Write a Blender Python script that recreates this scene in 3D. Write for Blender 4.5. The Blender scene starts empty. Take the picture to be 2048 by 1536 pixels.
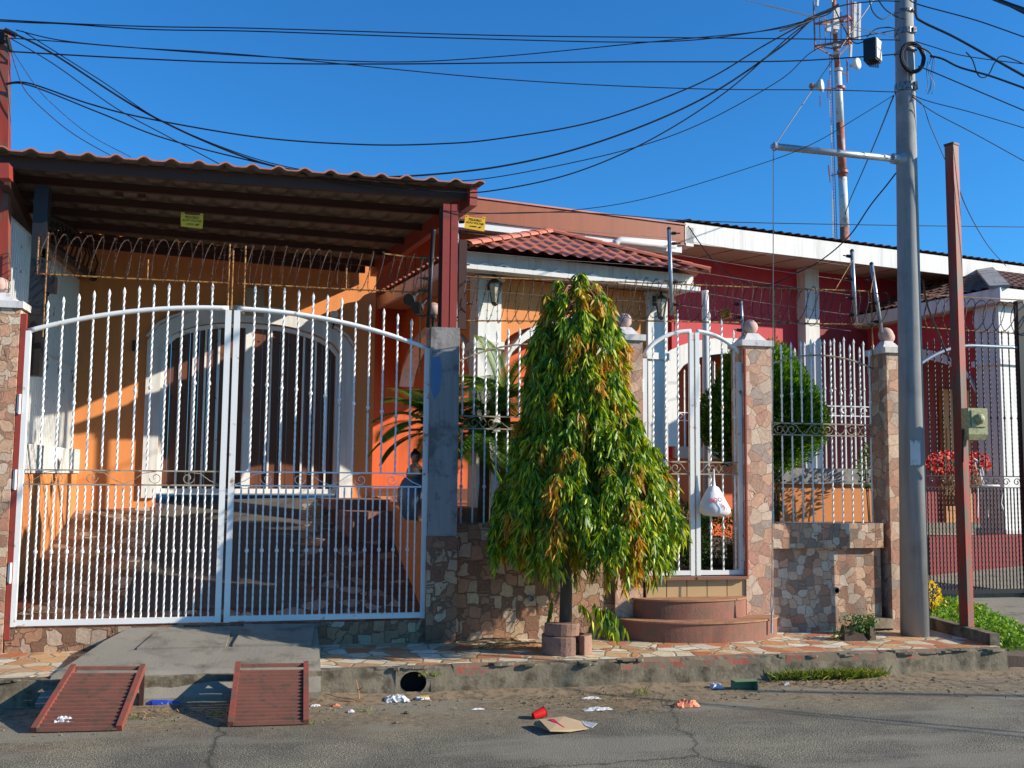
import bpy, math, random
from mathutils import Vector, Matrix, noise
R = math.radians
random.seed(7)
rnd = random.uniform
S = bpy.context.scene
COL = S.collection
# ------------------------------------------------------------------ camera
FP, TH, PH, RO, ZC = 2012.0, R(12.5), R(5.2), R(0.55), 1.42
F0 = Vector((math.sin(TH), math.cos(TH), 0)); R0 = Vector((math.cos(TH), -math.sin(TH), 0))
CF = F0*math.cos(PH)+Vector((0, 0, math.sin(PH))); CU = R0.cross(CF)
CR = R0*math.cos(RO)+CU*math.sin(RO); CU = CU*math.cos(RO)-R0*math.sin(RO)
CC = Vector((0, 0, ZC))
cd = bpy.data.cameras.new('camera'); cam = bpy.data.objects.new('camera', cd); COL.objects.link(cam)
cd.sensor_width = 36; cd.lens = FP/2048*36; cd.clip_start = .05; cd.clip_end = 3000
cam.matrix_world = Matrix(((CR.x, CU.x, -CF.x, CC.x), (CR.y, CU.y, -CF.y, CC.y), (CR.z, CU.z, -CF.z, CC.z), (0, 0, 0, 1)))
S.camera = cam
# ------------------------------------------------------------------ light
EL, AZ = R(24.0), R(68.0)         # sun height; angle to the right of the fence's normal
SUN = Vector((math.sin(AZ)*math.cos(EL), -math.cos(AZ)*math.cos(EL), math.sin(EL)))
w = bpy.data.worlds.new('World'); S.world = w; w.use_nodes = True
wn = w.node_tree; bg = wn.nodes['Background']
sky = wn.nodes.new('ShaderNodeTexSky'); sky.sky_type = 'NISHITA'; sky.sun_disc = False
sky.sun_elevation = EL; sky.sun_rotation = math.atan2(SUN.x, SUN.y)
sky.air_density = 1.0; sky.dust_density = 0.7; sky.ozone_density = 4.0; sky.altitude = 100
hs = wn.nodes.new('ShaderNodeHueSaturation'); hs.inputs['Saturation'].default_value = 1.1
wn.links.new(sky.outputs[0], hs.inputs['Color'])
mm = wn.nodes.new('ShaderNodeMix'); mm.data_type = 'RGBA'; mm.blend_type = 'MULTIPLY'; mm.inputs[0].default_value = 1; mm.inputs[7].default_value = (.44, 1.20, 1.68, 1)
wn.links.new(hs.outputs[0], mm.inputs[6]); wn.links.new(mm.outputs[2], bg.inputs[0])
bg.inputs[1].default_value = 0.076
sd = bpy.data.lights.new('sun', 'SUN'); sd.energy = 5.0; sd.angle = R(.5); sd.color = (1, .90, .74)
so = bpy.data.objects.new('sun', sd); COL.objects.link(so)
so.rotation_mode = 'QUATERNION'; so.rotation_quaternion = SUN.to_track_quat('Z', 'Y')
S.view_settings.view_transform = 'Standard'; S.view_settings.look = 'None'
S.view_settings.exposure = 0.62; S.view_settings.gamma = 1
S.render.resolution_x = 1024; S.render.resolution_y = 768
# ------------------------------------------------------------------ pixel helpers (photo pixels, 2048 x 1536)
def ray(x, y): return CF+CR*((x-1024)/FP)+CU*((768-y)/FP)
def P(x, y, Y): d = ray(x, y); return CC+d*(Y/d.y)             # on the plane y = Y
def G(x, y, z): d = ray(x, y); return CC+d*((z-ZC)/d.z)        # on the level z
def PX(x, y, X): d = ray(x, y); return CC+d*(X/d.x)
KB = 0.2; CB = 1/math.sqrt(1+KB*KB); E1 = Vector((CB, KB*CB, 0)); E2 = Vector((-KB*CB, CB, 0))
def HT(p): return E1*p[0]+E2*p[1]+Vector((0, 0, p[2]))           # house frame (u, v, z) -> world
def HU(x, y, off):                                               # pixel -> (u, z) on the house plane at depth off
    d = ray(x, y); p = CC+d*(off/(d.y-KB*d.x)); return p.dot(E1), p.z
def VO(off): return off*CB
# ------------------------------------------------------------------ mesh builder
class MB:
    def __init__(s, T=None): s.v = []; s.f = []; s.m = []; s.T = T; s.sm = False
    def add(s, vs, fs, m=0):
        b = len(s.v)
        s.v += [tuple(s.T(p)) if s.T else tuple(p) for p in vs]
        s.f += [tuple(i+b for i in f) for f in fs]; s.m += [m]*len(fs); return s
    def box(s, x0, x1, y0, y1, z0, z1, m=0):
        return s.add([(x0, y0, z0), (x1, y0, z0), (x1, y1, z0), (x0, y1, z0), (x0, y0, z1), (x1, y0, z1), (x1, y1, z1), (x0, y1, z1)],
                     [(3, 2, 1, 0), (4, 5, 6, 7), (0, 1, 5, 4), (1, 2, 6, 5), (2, 3, 7, 6), (3, 0, 4, 7)], m)
    def hexa(s, p, m=0): return s.add(p, [(3, 2, 1, 0), (4, 5, 6, 7), (0, 1, 5, 4), (1, 2, 6, 5), (2, 3, 7, 6), (3, 0, 4, 7)], m)
    def quad(s, a, b, c, d, m=0): return s.add([a, b, c, d], [(0, 1, 2, 3)], m)
    def prism(s, poly, d, m=0):                                  # poly: list of 3-D points, extruded by the vector d
        n = len(poly); d = Vector(d); a = [Vector(p) for p in poly]
        return s.add(a+[p+d for p in a], [tuple(range(n))[::-1], tuple(range(n, 2*n))]+[(i, (i+1) % n, n+(i+1) % n, n+i) for i in range(n)], m)
    def band(s, A, B, d, m=0):                                   # solid strip between two polylines A and B, extruded by d
        n = len(A); d = Vector(d)
        for i in range(n-1):
            s.prism([A[i], A[i+1], B[i+1], B[i]], d, m)
        return s
    def beam(s, a, b, wd, h, m=0, up=(0, 0, 1)):
        a = Vector(a); b = Vector(b); d = (b-a).normalized(); u = Vector(up)
        r = d.cross(u).normalized(); u = r.cross(d).normalized()
        r *= wd/2; u *= h/2
        return s.hexa([a-r-u, a+r-u, b+r-u, b-r-u, a-r+u, a+r+u, b+r+u, b-r+u], m)
    def tube(s, pts, r, n=6, m=0, caps=True):
        pts = [Vector(p) for p in pts]; N = len(pts)
        rs = r if isinstance(r, (list, tuple)) else [r]*N
        vs = []; t0 = (pts[1]-pts[0]).normalized(); u = t0.orthogonal().normalized()
        for i, p in enumerate(pts):
            t = (pts[min(i+1, N-1)]-pts[max(i-1, 0)]).normalized()
            u = (u-t*u.dot(t)); u = u.normalized() if u.length > 1e-6 else t.orthogonal().normalized()
            v = t.cross(u)
            for k in range(n):
                a = 2*math.pi*k/n; vs.append(p+(u*math.cos(a)+v*math.sin(a))*rs[i])
        fs = [(i*n+k, i*n+(k+1) % n, (i+1)*n+(k+1) % n, (i+1)*n+k) for i in range(N-1) for k in range(n)]
        if caps: fs += [tuple(range(n))[::-1], tuple((N-1)*n+k for k in range(n))]
        return s.add(vs, fs, m)
    def lathe(s, c, prof, n=16, m=0, ax=None):
        c = Vector(c); Q = Vector(ax).to_track_quat('Z', 'Y') if ax else None
        vs = []
        for r, z in prof:
            for k in range(n):
                a = 2*math.pi*k/n; q = Vector((r*math.cos(a), r*math.sin(a), z)); vs.append(c+(Q @ q if Q else q))
        N = len(prof)
        return s.add(vs, [(i*n+k, i*n+(k+1) % n, (i+1)*n+(k+1) % n, (i+1)*n+k) for i in range(N-1) for k in range(n)]+[tuple(range(n))[::-1], tuple((N-1)*n+k for k in range(n))], m)
    def ball(s, c, r, n=18, m=0, sz=1):
        return s.lathe(c, [(max(r*math.sin(math.pi*i/12), .0005), -r*sz*math.cos(math.pi*i/12)) for i in range(13)], n, m)
    def build(s, name, mats, parent=None, smooth=False, **tags):
        if not isinstance(mats, (list, tuple)): mats = [mats]
        if parent is not None: L = Vector(parent['org'])
        else:
            xs = [p[0] for p in s.v]; ys = [p[1] for p in s.v]; zs = [p[2] for p in s.v]
            L = Vector(((min(xs)+max(xs))/2, (min(ys)+max(ys))/2, min(zs)))
        me = bpy.data.meshes.new(name); me.from_pydata([(p[0]-L.x, p[1]-L.y, p[2]-L.z) for p in s.v], [], s.f)
        for m in mats: me.materials.append(m)
        me.polygons.foreach_set('material_index', s.m)
        if smooth or s.sm: me.polygons.foreach_set('use_smooth', [True]*len(s.f))
        me.update()
        o = bpy.data.objects.new(name, me); COL.objects.link(o); o['org'] = tuple(L)
        if parent is not None: o.parent = parent
        else: o.location = L
        tag(o, **tags); return o
def tag(o, label=None, cat=None, group=None, kind=None):
    for k, v in (('label', label), ('category', cat), ('group', group), ('kind', kind)):
        if v: o[k] = v
    return o
def root(name, loc, label, cat, group=None):
    o = bpy.data.objects.new(name, None); COL.objects.link(o); o.location = loc; o['org'] = tuple(loc); o.empty_display_size = .1
    return tag(o, label, cat, group)
def copy_part(src, parent, off=(0, 0, 0)):
    c = src.copy(); COL.objects.link(c); c.parent = parent; c.location = Vector(src.location)+Vector(off); return c
# ------------------------------------------------------------------ materials
def mk(name):
    m = bpy.data.materials.new(name); m.use_nodes = True; nt = m.node_tree; nt.nodes.clear()
    o = nt.nodes.new('ShaderNodeOutputMaterial'); b = nt.nodes.new('ShaderNodeBsdfPrincipled'); nt.links.new(b.outputs[0], o.inputs[0])
    return m, nt, b, o
def N(nt, t, **k):
    n = nt.nodes.new(t)
    for a, v in k.items():
        if a.startswith('i_'): n.inputs[a[2:].replace('_', ' ')].default_value = v
        else: setattr(n, a, v)
    return n
def pos(nt, sc=(1, 1, 1)):
    g = N(nt, 'ShaderNodeNewGeometry'); mp = N(nt, 'ShaderNodeMapping'); mp.inputs['Scale'].default_value = sc
    nt.links.new(g.outputs['Position'], mp.inputs[0]); return mp.outputs[0]
def ramp(nt, fac, stops, interp='LINEAR'):
    r = N(nt, 'ShaderNodeValToRGB'); e = r.color_ramp; e.interpolation = interp
    while len(e.elements) < len(stops): e.elements.new(.5)
    for x, (p, c) in zip(e.elements, stops): x.position = p; x.color = (*c, 1)
    nt.links.new(fac, r.inputs[0]); return r.outputs[0]
def mixc(nt, fac, a, b, mode='MIX'):
    x = N(nt, 'ShaderNodeMix', data_type='RGBA', blend_type=mode)
    for s_, v in ((x.inputs[0], fac), (x.inputs[6], a), (x.inputs[7], b)):
        if hasattr(v, 'is_output'): nt.links.new(v, s_)
        else: s_.default_value = (*v, 1) if isinstance(v, tuple) else v
    return x.outputs[2]
def noi(nt, p, scale, detail=4, rough=.55):
    n = N(nt, 'ShaderNodeTexNoise'); n.inputs['Scale'].default_value = scale; n.inputs['Detail'].default_value = detail; n.inputs['Roughness'].default_value = rough
    nt.links.new(p, n.inputs['Vector']); return n.outputs[0]
def bump(nt, b, h, st, dist=.01):
    n = N(nt, 'ShaderNodeBump'); n.inputs['Strength'].default_value = st; n.inputs['Distance'].default_value = dist
    nt.links.new(h, n.inputs['Height']); nt.links.new(n.outputs[0], b.inputs['Normal'])
def sc3(c, k): return tuple(min(1, x*k) for x in c)
def paint(name, c, rough=.6, var=.18, scale=1.6, dirt=None, dth=(.56, .74), st=.15, fine=60, metal=0, stretch=(1, 1, 1), spec=.4, streak=0):
    c = sc3(c, .84); dirt = sc3(dirt, .84) if dirt else None
    m, nt, b, o = mk(name); p = pos(nt, stretch)
    col = mixc(nt, noi(nt, p, scale), sc3(c, 1-var), sc3(c, 1+var*.7))
    if dirt:
        f = ramp(nt, noi(nt, p, scale*2.7, 8, .65), [(dth[0], (0, 0, 0)), (dth[1], (1, 1, 1))])
        col = mixc(nt, f, col, dirt)
    if streak:
        sf = ramp(nt, noi(nt, pos(nt, (7, 7, .45)), 1.6, 7, .7), [(.46, (1, 1, 1)), (.70, (1-streak,)*3)])
        col = mixc(nt, 1.0, col, sf, 'MULTIPLY')
    nt.links.new(col, b.inputs['Base Color']); b.inputs['Roughness'].default_value = rough; b.inputs['Metallic'].default_value = metal
    b.inputs['Specular IOR Level'].default_value = spec
    if st: bump(nt, b, noi(nt, p, fine, 3), st, .004)
    return m
def stones(name, scale, cols, grout, gw=.05, st=.8, rnd_=.95, rough=.75, dirt=(.12, .09, .06), stretch=(1, 1, 1), da=.35, blk=False):
    cols = [sc3(q, .86) for q in cols]; grout = sc3(grout, .8)
    m, nt, b, o = mk(name); p = pos(nt, stretch)
    wob = N(nt, 'ShaderNodeTexNoise'); wob.inputs['Scale'].default_value = scale*.9; wob.inputs['Detail'].default_value = 3
    nt.links.new(p, wob.inputs['Vector'])
    ad = N(nt, 'ShaderNodeVectorMath', operation='MULTIPLY_ADD'); nt.links.new(wob.outputs['Color'], ad.inputs[0])
    ad.inputs[1].default_value = (.45/scale,)*3; nt.links.new(p, ad.inputs[2])
    v1 = N(nt, 'ShaderNodeTexVoronoi', feature='F1'); v2 = N(nt, 'ShaderNodeTexVoronoi', feature='DISTANCE_TO_EDGE')
    for v in (v1, v2):
        v.inputs['Scale'].default_value = scale; v.inputs['Randomness'].default_value = rnd_; nt.links.new(ad.outputs[0], v.inputs['Vector'])
    dist = v2.outputs['Distance']
    if blk:
        v2.feature = 'F2'
        for v in (v1, v2): v.distance = 'CHEBYCHEV'
        sb = N(nt, 'ShaderNodeMath', operation='SUBTRACT'); nt.links.new(v2.outputs['Distance'], sb.inputs[0]); nt.links.new(v1.outputs['Distance'], sb.inputs[1]); dist = sb.outputs[0]
    sp = N(nt, 'ShaderNodeSeparateColor'); nt.links.new(v1.outputs['Color'], sp.inputs[0])
    n = len(cols); cell = ramp(nt, sp.outputs[0], [(i/n, c) for i, c in enumerate(cols)], 'CONSTANT')
    cell = mixc(nt, sp.outputs[1], mixc(nt, 1.0, cell, (.78, .76, .74), 'MULTIPLY'), cell)
    cell = mixc(nt, ramp(nt, noi(nt, p, scale*3.5, 6, .65), [(.35, (.45, .45, .45)), (.62, (1, 1, 1))]), mixc(nt, 1.0, cell, (.62, .55, .5), 'MULTIPLY'), cell)
    e = ramp(nt, dist, [(gw*.5, (0, 0, 0)), (gw, (1, 1, 1))])
    col = mixc(nt, e, grout, cell)
    d = ramp(nt, noi(nt, p, 1.1, 8, .7), [(.5, (0, 0, 0)), (.72, (da, da, da))])
    nt.links.new(mixc(nt, d, col, dirt), b.inputs['Base Color'])
    b.inputs['Roughness'].default_value = rough
    h = N(nt, 'ShaderNodeMath', operation='MULTIPLY_ADD'); nt.links.new(noi(nt, p, scale*5, 5), h.inputs[0]); h.inputs[1].default_value = .35
    nt.links.new(e, h.inputs[2]); bump(nt, b, h.outputs[0], st, .012)
    return m
M = {}
M['orange'] = paint('orange_paint', (.78, .285, .088), .75, .06, .9, dirt=(.56, .24, .10), dth=(.62, .9), st=.1, streak=0.12)
M['deep_orange'] = paint('deep_orange_bounce_tone', (.72, .13, .028), .7, .06, .9, st=.08, streak=0.2)  # same orange paint, deepened to hold the porch's shade and orange bounce
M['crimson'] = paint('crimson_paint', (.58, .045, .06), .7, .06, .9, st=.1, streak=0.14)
M['maroon'] = paint('maroon_paint_and_shade', (.28, .03, .035), .7, .1, .9, dirt=(.10, .04, .03), st=.1, streak=0.25)
M['white'] = paint('white_wall_paint', (.78, .77, .75), .7, .05, 1.2, dirt=(.42, .38, .32), dth=(.64, .9), st=.08, streak=0.28)
M['white_metal'] = paint('white_metal_paint', (.88, .88, .86), .38, .07, 3, dirt=(.42, .22, .10), dth=(.615, .69), st=.05, spec=.5)
M['white_plastic'] = paint('white_plastic', (.7, .7, .7), .35, .05, 3, st=0)
M['old_rail'] = paint('aged_rail_paint', (.42, .36, .26), .6, .25, 5, dirt=(.18, .07, .03), dth=(.5, .62), st=.2)
M['soffit'] = paint('soffit_board', (.52, .38, .29), .8, .08, 1, st=.05)
M['fascia_brown'] = paint('brown_fascia', (.30, .070, .022), .5, .12, 1.3, st=.08, stretch=(2.5, 1, .4), streak=0.2)
M['tile_roof'] = paint('clay_coloured_roof', (.56, .20, .135), .6, .22, 2.4, dirt=(.20, .09, .07), dth=(.56, .8), st=.2)
M['ridge'] = paint('ridge_cap', (.62, .19, .11), .55, .12, 2, st=.1)
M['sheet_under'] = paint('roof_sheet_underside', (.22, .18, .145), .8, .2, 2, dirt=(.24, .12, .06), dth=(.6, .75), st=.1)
M['oxide'] = paint('red_oxide_steel', (.33, .05, .035), .5, .2, 3, dirt=(.12, .05, .035), dth=(.55, .7), st=.15)
M['oxide_dark'] = paint('dark_steel_purlin', (.07, .03, .022), .6, .2, 3, st=.1)
M['oxide_post'] = paint('weathered_red_post', (.36, .05, .03), .6, .2, 2, dirt=(.16, .10, .075), dth=(.48, .56), st=.25, stretch=(3, 3, .6), streak=0.4)
M['rust'] = paint('rusty_rebar', (.50, .26, .08), .75, .35, 18, dirt=(.16, .05, .02), dth=(.45, .6), st=.4)
M['barb'] = paint('rusty_barbed_wire', (.055, .03, .024), .7, .3, 12, dirt=(.24, .09, .035), dth=(.56, .66), st=0)
M['grey_steel'] = paint('galvanised_post', (.42, .47, .52), .4, .1, 5, st=.05, metal=.5)
M['black'] = paint('black_rubber', (.012, .012, .014), .5, .2, 8, st=0)
M['cable'] = paint('cable_sheath', (.012, .014, .02), .5, .2, 4, st=0)
M['cable_grey'] = paint('bare_cable', (.30, .26, .22), .4, .2, 4, st=0, metal=.4)
M['black_gate'] = paint('black_gate_paint', (.018, .018, .02), .45, .2, 4, st=0)
M['pole'] = paint('pole_concrete', (.33, .33, .33), .8, .12, .9, dirt=(.20, .20, .20), dth=(.52, .8), st=.3, fine=90, streak=0.35)
M['concrete'] = paint('worn_concrete', (.27, .245, .20), .9, .25, 1.8, dirt=(.13, .115, .09), dth=(.5, .7), st=.5, fine=70)
M['kerb'] = paint('kerb_concrete', (.24, .20, .14), .95, .35, 2.6, dirt=(.09, .07, .045), dth=(.46, .62), st=1.0, fine=45, streak=0.3)
M['kerb_red'] = paint('kerb_red_paint', (.38, .10, .065), .85, .25, 6, dirt=(.20, .16, .11), dth=(.40, .50), st=.6, fine=45)
M['pillar_grey'] = paint('rough_pillar_render', (.36, .34, .33), .9, .15, 2, dirt=(.20, .18, .17), dth=(.5, .62), st=.9, fine=40, streak=0.3)
M['blue_patch'] = paint('faded_blue_paint', (.12, .22, .38), .85, .2, 5, st=.3)
M['wood'] = paint('dark_varnished_door', (.16, .05, .02), .45, .4, 4, st=.3, stretch=(14, 14, .7))
M['wood_light'] = paint('light_wood_door', (.50, .21, .06), .5, .25, 4, st=.1, stretch=(10, 10, .7))
M['ball'] = paint('pink_render', (.62, .42, .36), .85, .08, 5, dirt=(.4, .26, .2), dth=(.6, .8), st=.2)
M['cap'] = paint('white_cap', (.74, .71, .70), .8, .06, 5, dirt=(.36, .34, .32), dth=(.58, .7), st=.3, streak=0.35)
M['step'] = paint('red_step_render', (.30, .125, .085), .8, .2, 4, dirt=(.22, .12, .08), dth=(.46, .62), st=.5, fine=60)
M['riser'] = paint('tan_riser_tile', (.58, .38, .19), .5, .15, 3, st=.1)
M['brick'] = paint('pinkish_edging_block', (.34, .19, .14), .9, .2, 6, dirt=(.16, .10, .07), dth=(.55, .7), st=.8, fine=60)
M['dark'] = paint('dark_interior', (.012, .011, .010), .9, .1, 2, st=0)
M['pink'] = paint('pink_cloth', (.6, .08, .25), .8, .1, 4, st=0)
M['yellow'] = paint('yellow_sign_plastic', (.85, .50, .02), .45, .08, 8, st=.1)
M['orange_sign'] = paint('orange_sign_plastic', (.80, .28, .02), .45, .08, 8, st=.1)
M['ink'] = paint('black_ink', (.01, .01, .01), .6, 0, 8, st=0)
M['red_ink'] = paint('red_print', (.6, .02, .08), .6, 0, 8, st=0)
M['meter'] = paint('yellowed_box_plastic', (.42, .40, .20), .4, .2, 12, dirt=(.22, .22, .14), dth=(.5, .62), st=.1)
M['tower_red'] = paint('tower_red_paint', (.42, .12, .06), .5, .3, 1.6, dirt=(.40, .32, .28), dth=(.52, .66), st=0)
M['tower_white'] = paint('tower_white_paint', (.70, .69, .67), .5, .15, 1.6, dirt=(.32, .18, .12), dth=(.55, .7), st=0)
M['cardboard'] = paint('cardboard', (.46, .33, .20), .9, .1, 5, dirt=(.42, .12, .07), dth=(.62, .68), st=.2)
M['red_plastic'] = paint('red_plastic', (.75, .02, .015), .3, .1, 5, st=0)
M['blue_plastic'] = paint('blue_wrapper', (.02, .06, .42), .3, .2, 20, dirt=(.5, .5, .6), dth=(.6, .64), st=.2)
M['salmon'] = paint('salmon_bag', (.80, .25, .13), .6, .15, 20, st=.5)
M['film'] = paint('crumpled_clear_film', (.62, .62, .64), .25, .15, 40, st=1.0, fine=120)
M['green_card'] = paint('green_card_box', (.16, .24, .14), .8, .2, 5, st=.1)
M['dry'] = paint('dry_leaf_litter', (.36, .21, .09), .9, .5, 15, st=0)
M['twig'] = paint('dry_twig', (.42, .22, .09), .9, .2, 15, st=0)
M['bark'] = paint('grey_brown_bark', (.12, .085, .06), .95, .3, 9, st=.8, fine=60, stretch=(1, 1, .4))
M['terracotta'] = paint('terracotta_pot', (.40, .14, .06), .8, .15, 6, st=.2)
M['ceramic'] = paint('blue_grey_glazed_jar', (.12, .17, .24), .3, .25, 9, dirt=(.4, .3, .22), dth=(.62, .7), st=.1)
M['skin'] = paint('painted_figure_skin', (.35, .2, .13), .5, .1, 9, st=0)
M['iron'] = paint('white_cast_iron', (.6, .6, .62), .5, .1, 9, st=0)
M['bronze'] = paint('aged_bronze', (.10, .075, .05), .5, .3, 12, st=.1, metal=.5)
M['lantern_glass'] = paint('frosted_lantern_glass', (.55, .53, .42), .2, .1, 12, st=0)
M['greyroof'] = paint('dull_brown_roof', (.20, .09, .06), .7, .25, 2.4, dirt=(.30, .2, .14), dth=(.55, .7), st=.2)
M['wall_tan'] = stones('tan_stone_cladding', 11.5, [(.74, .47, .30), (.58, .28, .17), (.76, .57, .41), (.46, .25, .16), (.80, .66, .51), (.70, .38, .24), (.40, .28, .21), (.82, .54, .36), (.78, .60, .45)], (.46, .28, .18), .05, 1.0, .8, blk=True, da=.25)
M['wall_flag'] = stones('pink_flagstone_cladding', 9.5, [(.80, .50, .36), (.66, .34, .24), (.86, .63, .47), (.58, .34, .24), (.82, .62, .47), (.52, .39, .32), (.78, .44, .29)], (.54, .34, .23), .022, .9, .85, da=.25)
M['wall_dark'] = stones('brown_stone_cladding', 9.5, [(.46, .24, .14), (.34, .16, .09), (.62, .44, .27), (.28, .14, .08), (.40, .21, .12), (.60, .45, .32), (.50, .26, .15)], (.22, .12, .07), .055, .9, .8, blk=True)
M['paving'] = stones('broken_tile_paving', 5.8, [(.80, .64, .42), (.72, .33, .14), (.88, .80, .66), (.66, .22, .10), (.78, .46, .22), (.86, .74, .54), (.68, .40, .22), (.90, .84, .72)], (.36, .30, .21), .06, .5, 1.0, .55, (.30, .23, .14), da=.35)
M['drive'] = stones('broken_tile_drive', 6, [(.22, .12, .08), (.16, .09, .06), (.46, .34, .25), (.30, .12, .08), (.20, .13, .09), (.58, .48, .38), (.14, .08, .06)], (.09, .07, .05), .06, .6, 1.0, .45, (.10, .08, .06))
M['silt'] = paint('gutter_silt', (.27, .195, .12), .95, .3, 6, dirt=(.12, .09, .06), dth=(.48, .62), st=1.0, fine=70)
def asphalt():
    m, nt, b, o = mk('asphalt'); p = pos(nt)
    f = noi(nt, p, 105, 3, .7)
    a = ramp(nt, f, [(.36, (.020, .019, .016)), (.50, (.095, .088, .070)), (.62, (.36, .33, .26))])
    big = ramp(nt, noi(nt, p, 1.3, 7, .65), [(.40, (.62, .62, .64)), (.62, (1.25, 1.22, 1.12))])
    a = mixc(nt, 1.0, a, big, 'MULTIPLY')
    # dust drifting out from the kerb
    g = N(nt, 'ShaderNodeSeparateXYZ'); nt.links.new(p, g.inputs[0])
    md = N(nt, 'ShaderNodeMath', operation='MULTIPLY_ADD'); nt.links.new(noi(nt, p, 1.7, 6, .6), md.inputs[0]); md.inputs[1].default_value = 1.5; nt.links.new(g.outputs[1], md.inputs[2])
    dz = N(nt, 'ShaderNodeMapRange'); dz.inputs[1].default_value = 7.05; dz.inputs[2].default_value = 7.85; nt.links.new(md.outputs[0], dz.inputs[0])
    dust = ramp(nt, noi(nt, p, 22, 8, .7), [(.36, (.10, .072, .042)), (.56, (.25, .185, .11)), (.70, (.36, .28, .18))])
    dm = N(nt, 'ShaderNodeMath', operation='MULTIPLY'); nt.links.new(dz.outputs[0], dm.inputs[0]); dm.inputs[1].default_value = .85
    a = mixc(nt, dm.outputs[0], a, dust)
    # pale patch worn in the surface, fine cracks
    pa = ramp(nt, noi(nt, pos(nt, (.5, 1.6, 1)), 1.2, 8, .6), [(.50, (0, 0, 0)), (.60, (.7, .7, .7))])
    a = mixc(nt, pa, a, (.22, .20, .155))
    v = N(nt, 'ShaderNodeTexVoronoi', feature='DISTANCE_TO_EDGE'); v.inputs['Scale'].default_value = .30
    wv = N(nt, 'ShaderNodeTexNoise'); wv.inputs['Scale'].default_value = 5; wv.inputs['Detail'].default_value = 5; nt.links.new(p, wv.inputs['Vector'])
    ad = N(nt, 'ShaderNodeVectorMath', operation='MULTIPLY_ADD'); nt.links.new(wv.outputs['Color'], ad.inputs[0]); ad.inputs[1].default_value = (.22,)*3; nt.links.new(p, ad.inputs[2])
    nt.links.new(ad.outputs[0], v.inputs['Vector'])
    ck = ramp(nt, v.outputs['Distance'], [(.0012, (.8, .8, .8)), (.0045, (0, 0, 0))])
    a = mixc(nt, ck, a, (.012, .011, .010))
    nt.links.new(a, b.inputs['Base Color']); b.inputs['Roughness'].default_value = .85
    bump(nt, b, f, .9, .012); return m
M['asphalt'] = asphalt()
def leafmat(name, stops, rough=.35, trans=.35, spec=.6):
    m, nt, b, o = mk(name); g = N(nt, 'ShaderNodeNewGeometry')
    col = ramp(nt, g.outputs['Random Per Island'], stops)
    nt.links.new(col, b.inputs['Base Color']); b.inputs['Roughness'].default_value = rough; b.inputs['Specular IOR Level'].default_value = spec
    t = N(nt, 'ShaderNodeBsdfTranslucent'); nt.links.new(mixc(nt, 1.0, col, (1.7, 1.5, .6), 'MULTIPLY'), t.inputs[0])
    x = N(nt, 'ShaderNodeMixShader'); x.inputs[0].default_value = trans
    nt.links.new(b.outputs[0], x.inputs[1]); nt.links.new(t.outputs[0], x.inputs[2]); nt.links.new(x.outputs[0], o.inputs[0]); return m
M['leaf'] = leafmat('mast_tree_leaf', [(0, (.03, .08, .004)), (.35, (.085, .19, .006)), (.6, (.19, .31, .008)), (.82, (.36, .44, .010)), (1, (.60, .54, .02))], .46, .26, .45)
M['leaf_new'] = leafmat('young_bronze_leaf', [(0, (.46, .32, .015)), (.4, (.44, .22, .015)), (.7, (.36, .13, .015)), (1, (.52, .38, .02))], .5, .3, .4)
M['palm'] = leafmat('palm_leaf', [(0, (.06, .17, .02)), (.6, (.15, .31, .04)), (1, (.34, .46, .10))], .4, .3)
M['cypress'] = leafmat('cypress_leaf', [(0, (.015, .06, .005)), (.5, (.055, .16, .01)), (1, (.18, .34, .018))], .7, .3, .2)
M['box'] = leafmat('hedge_leaf', [(0, (.02, .06, .01)), (.6, (.05, .13, .015)), (1, (.12, .20, .02))], .6, .2, .3)
M['cover'] = leafmat('ground_cover_leaf', [(0, (.06, .16, .015)), (.6, (.13, .29, .025)), (.97, (.22, .38, .04)), (1, (.75, .42, .03))], .5, .3, .3)
M['grass'] = leafmat('grass_blade', [(0, (.08, .15, .02)), (.5, (.15, .23, .03)), (.8, (.24, .26, .06)), (1, (.40, .32, .14))], .7, .25, .2)
M['red_flower'] = leafmat('red_bract', [(0, (.42, .004, .006)), (.7, (.58, .012, .008)), (1, (.65, .06, .02))], .5, .3, .3)
M['yellow_flower'] = leafmat('yellow_flower', [(0, (.65, .5, .02)), (1, (.8, .6, .03))], .6, .3, .2)
# ================================================================== SETTING
def jit(x, a, s=1.0): return noise.noise(Vector((x*s, a*7.3, .37)))
b = MB(); b.box(-400, 400, -400, 900, -.6, -.46); b.build('ground', M['concrete'], kind='structure')
b = MB(); b.box(-80, 110, -60, 7.72, -.45, -.2); b.build('road', M['asphalt'], kind='structure')
b = MB(); b.box(-14, 6.0, 7.665, 8.78, -.3, 0); b.build('pavement', M['paving'], kind='structure')
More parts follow.
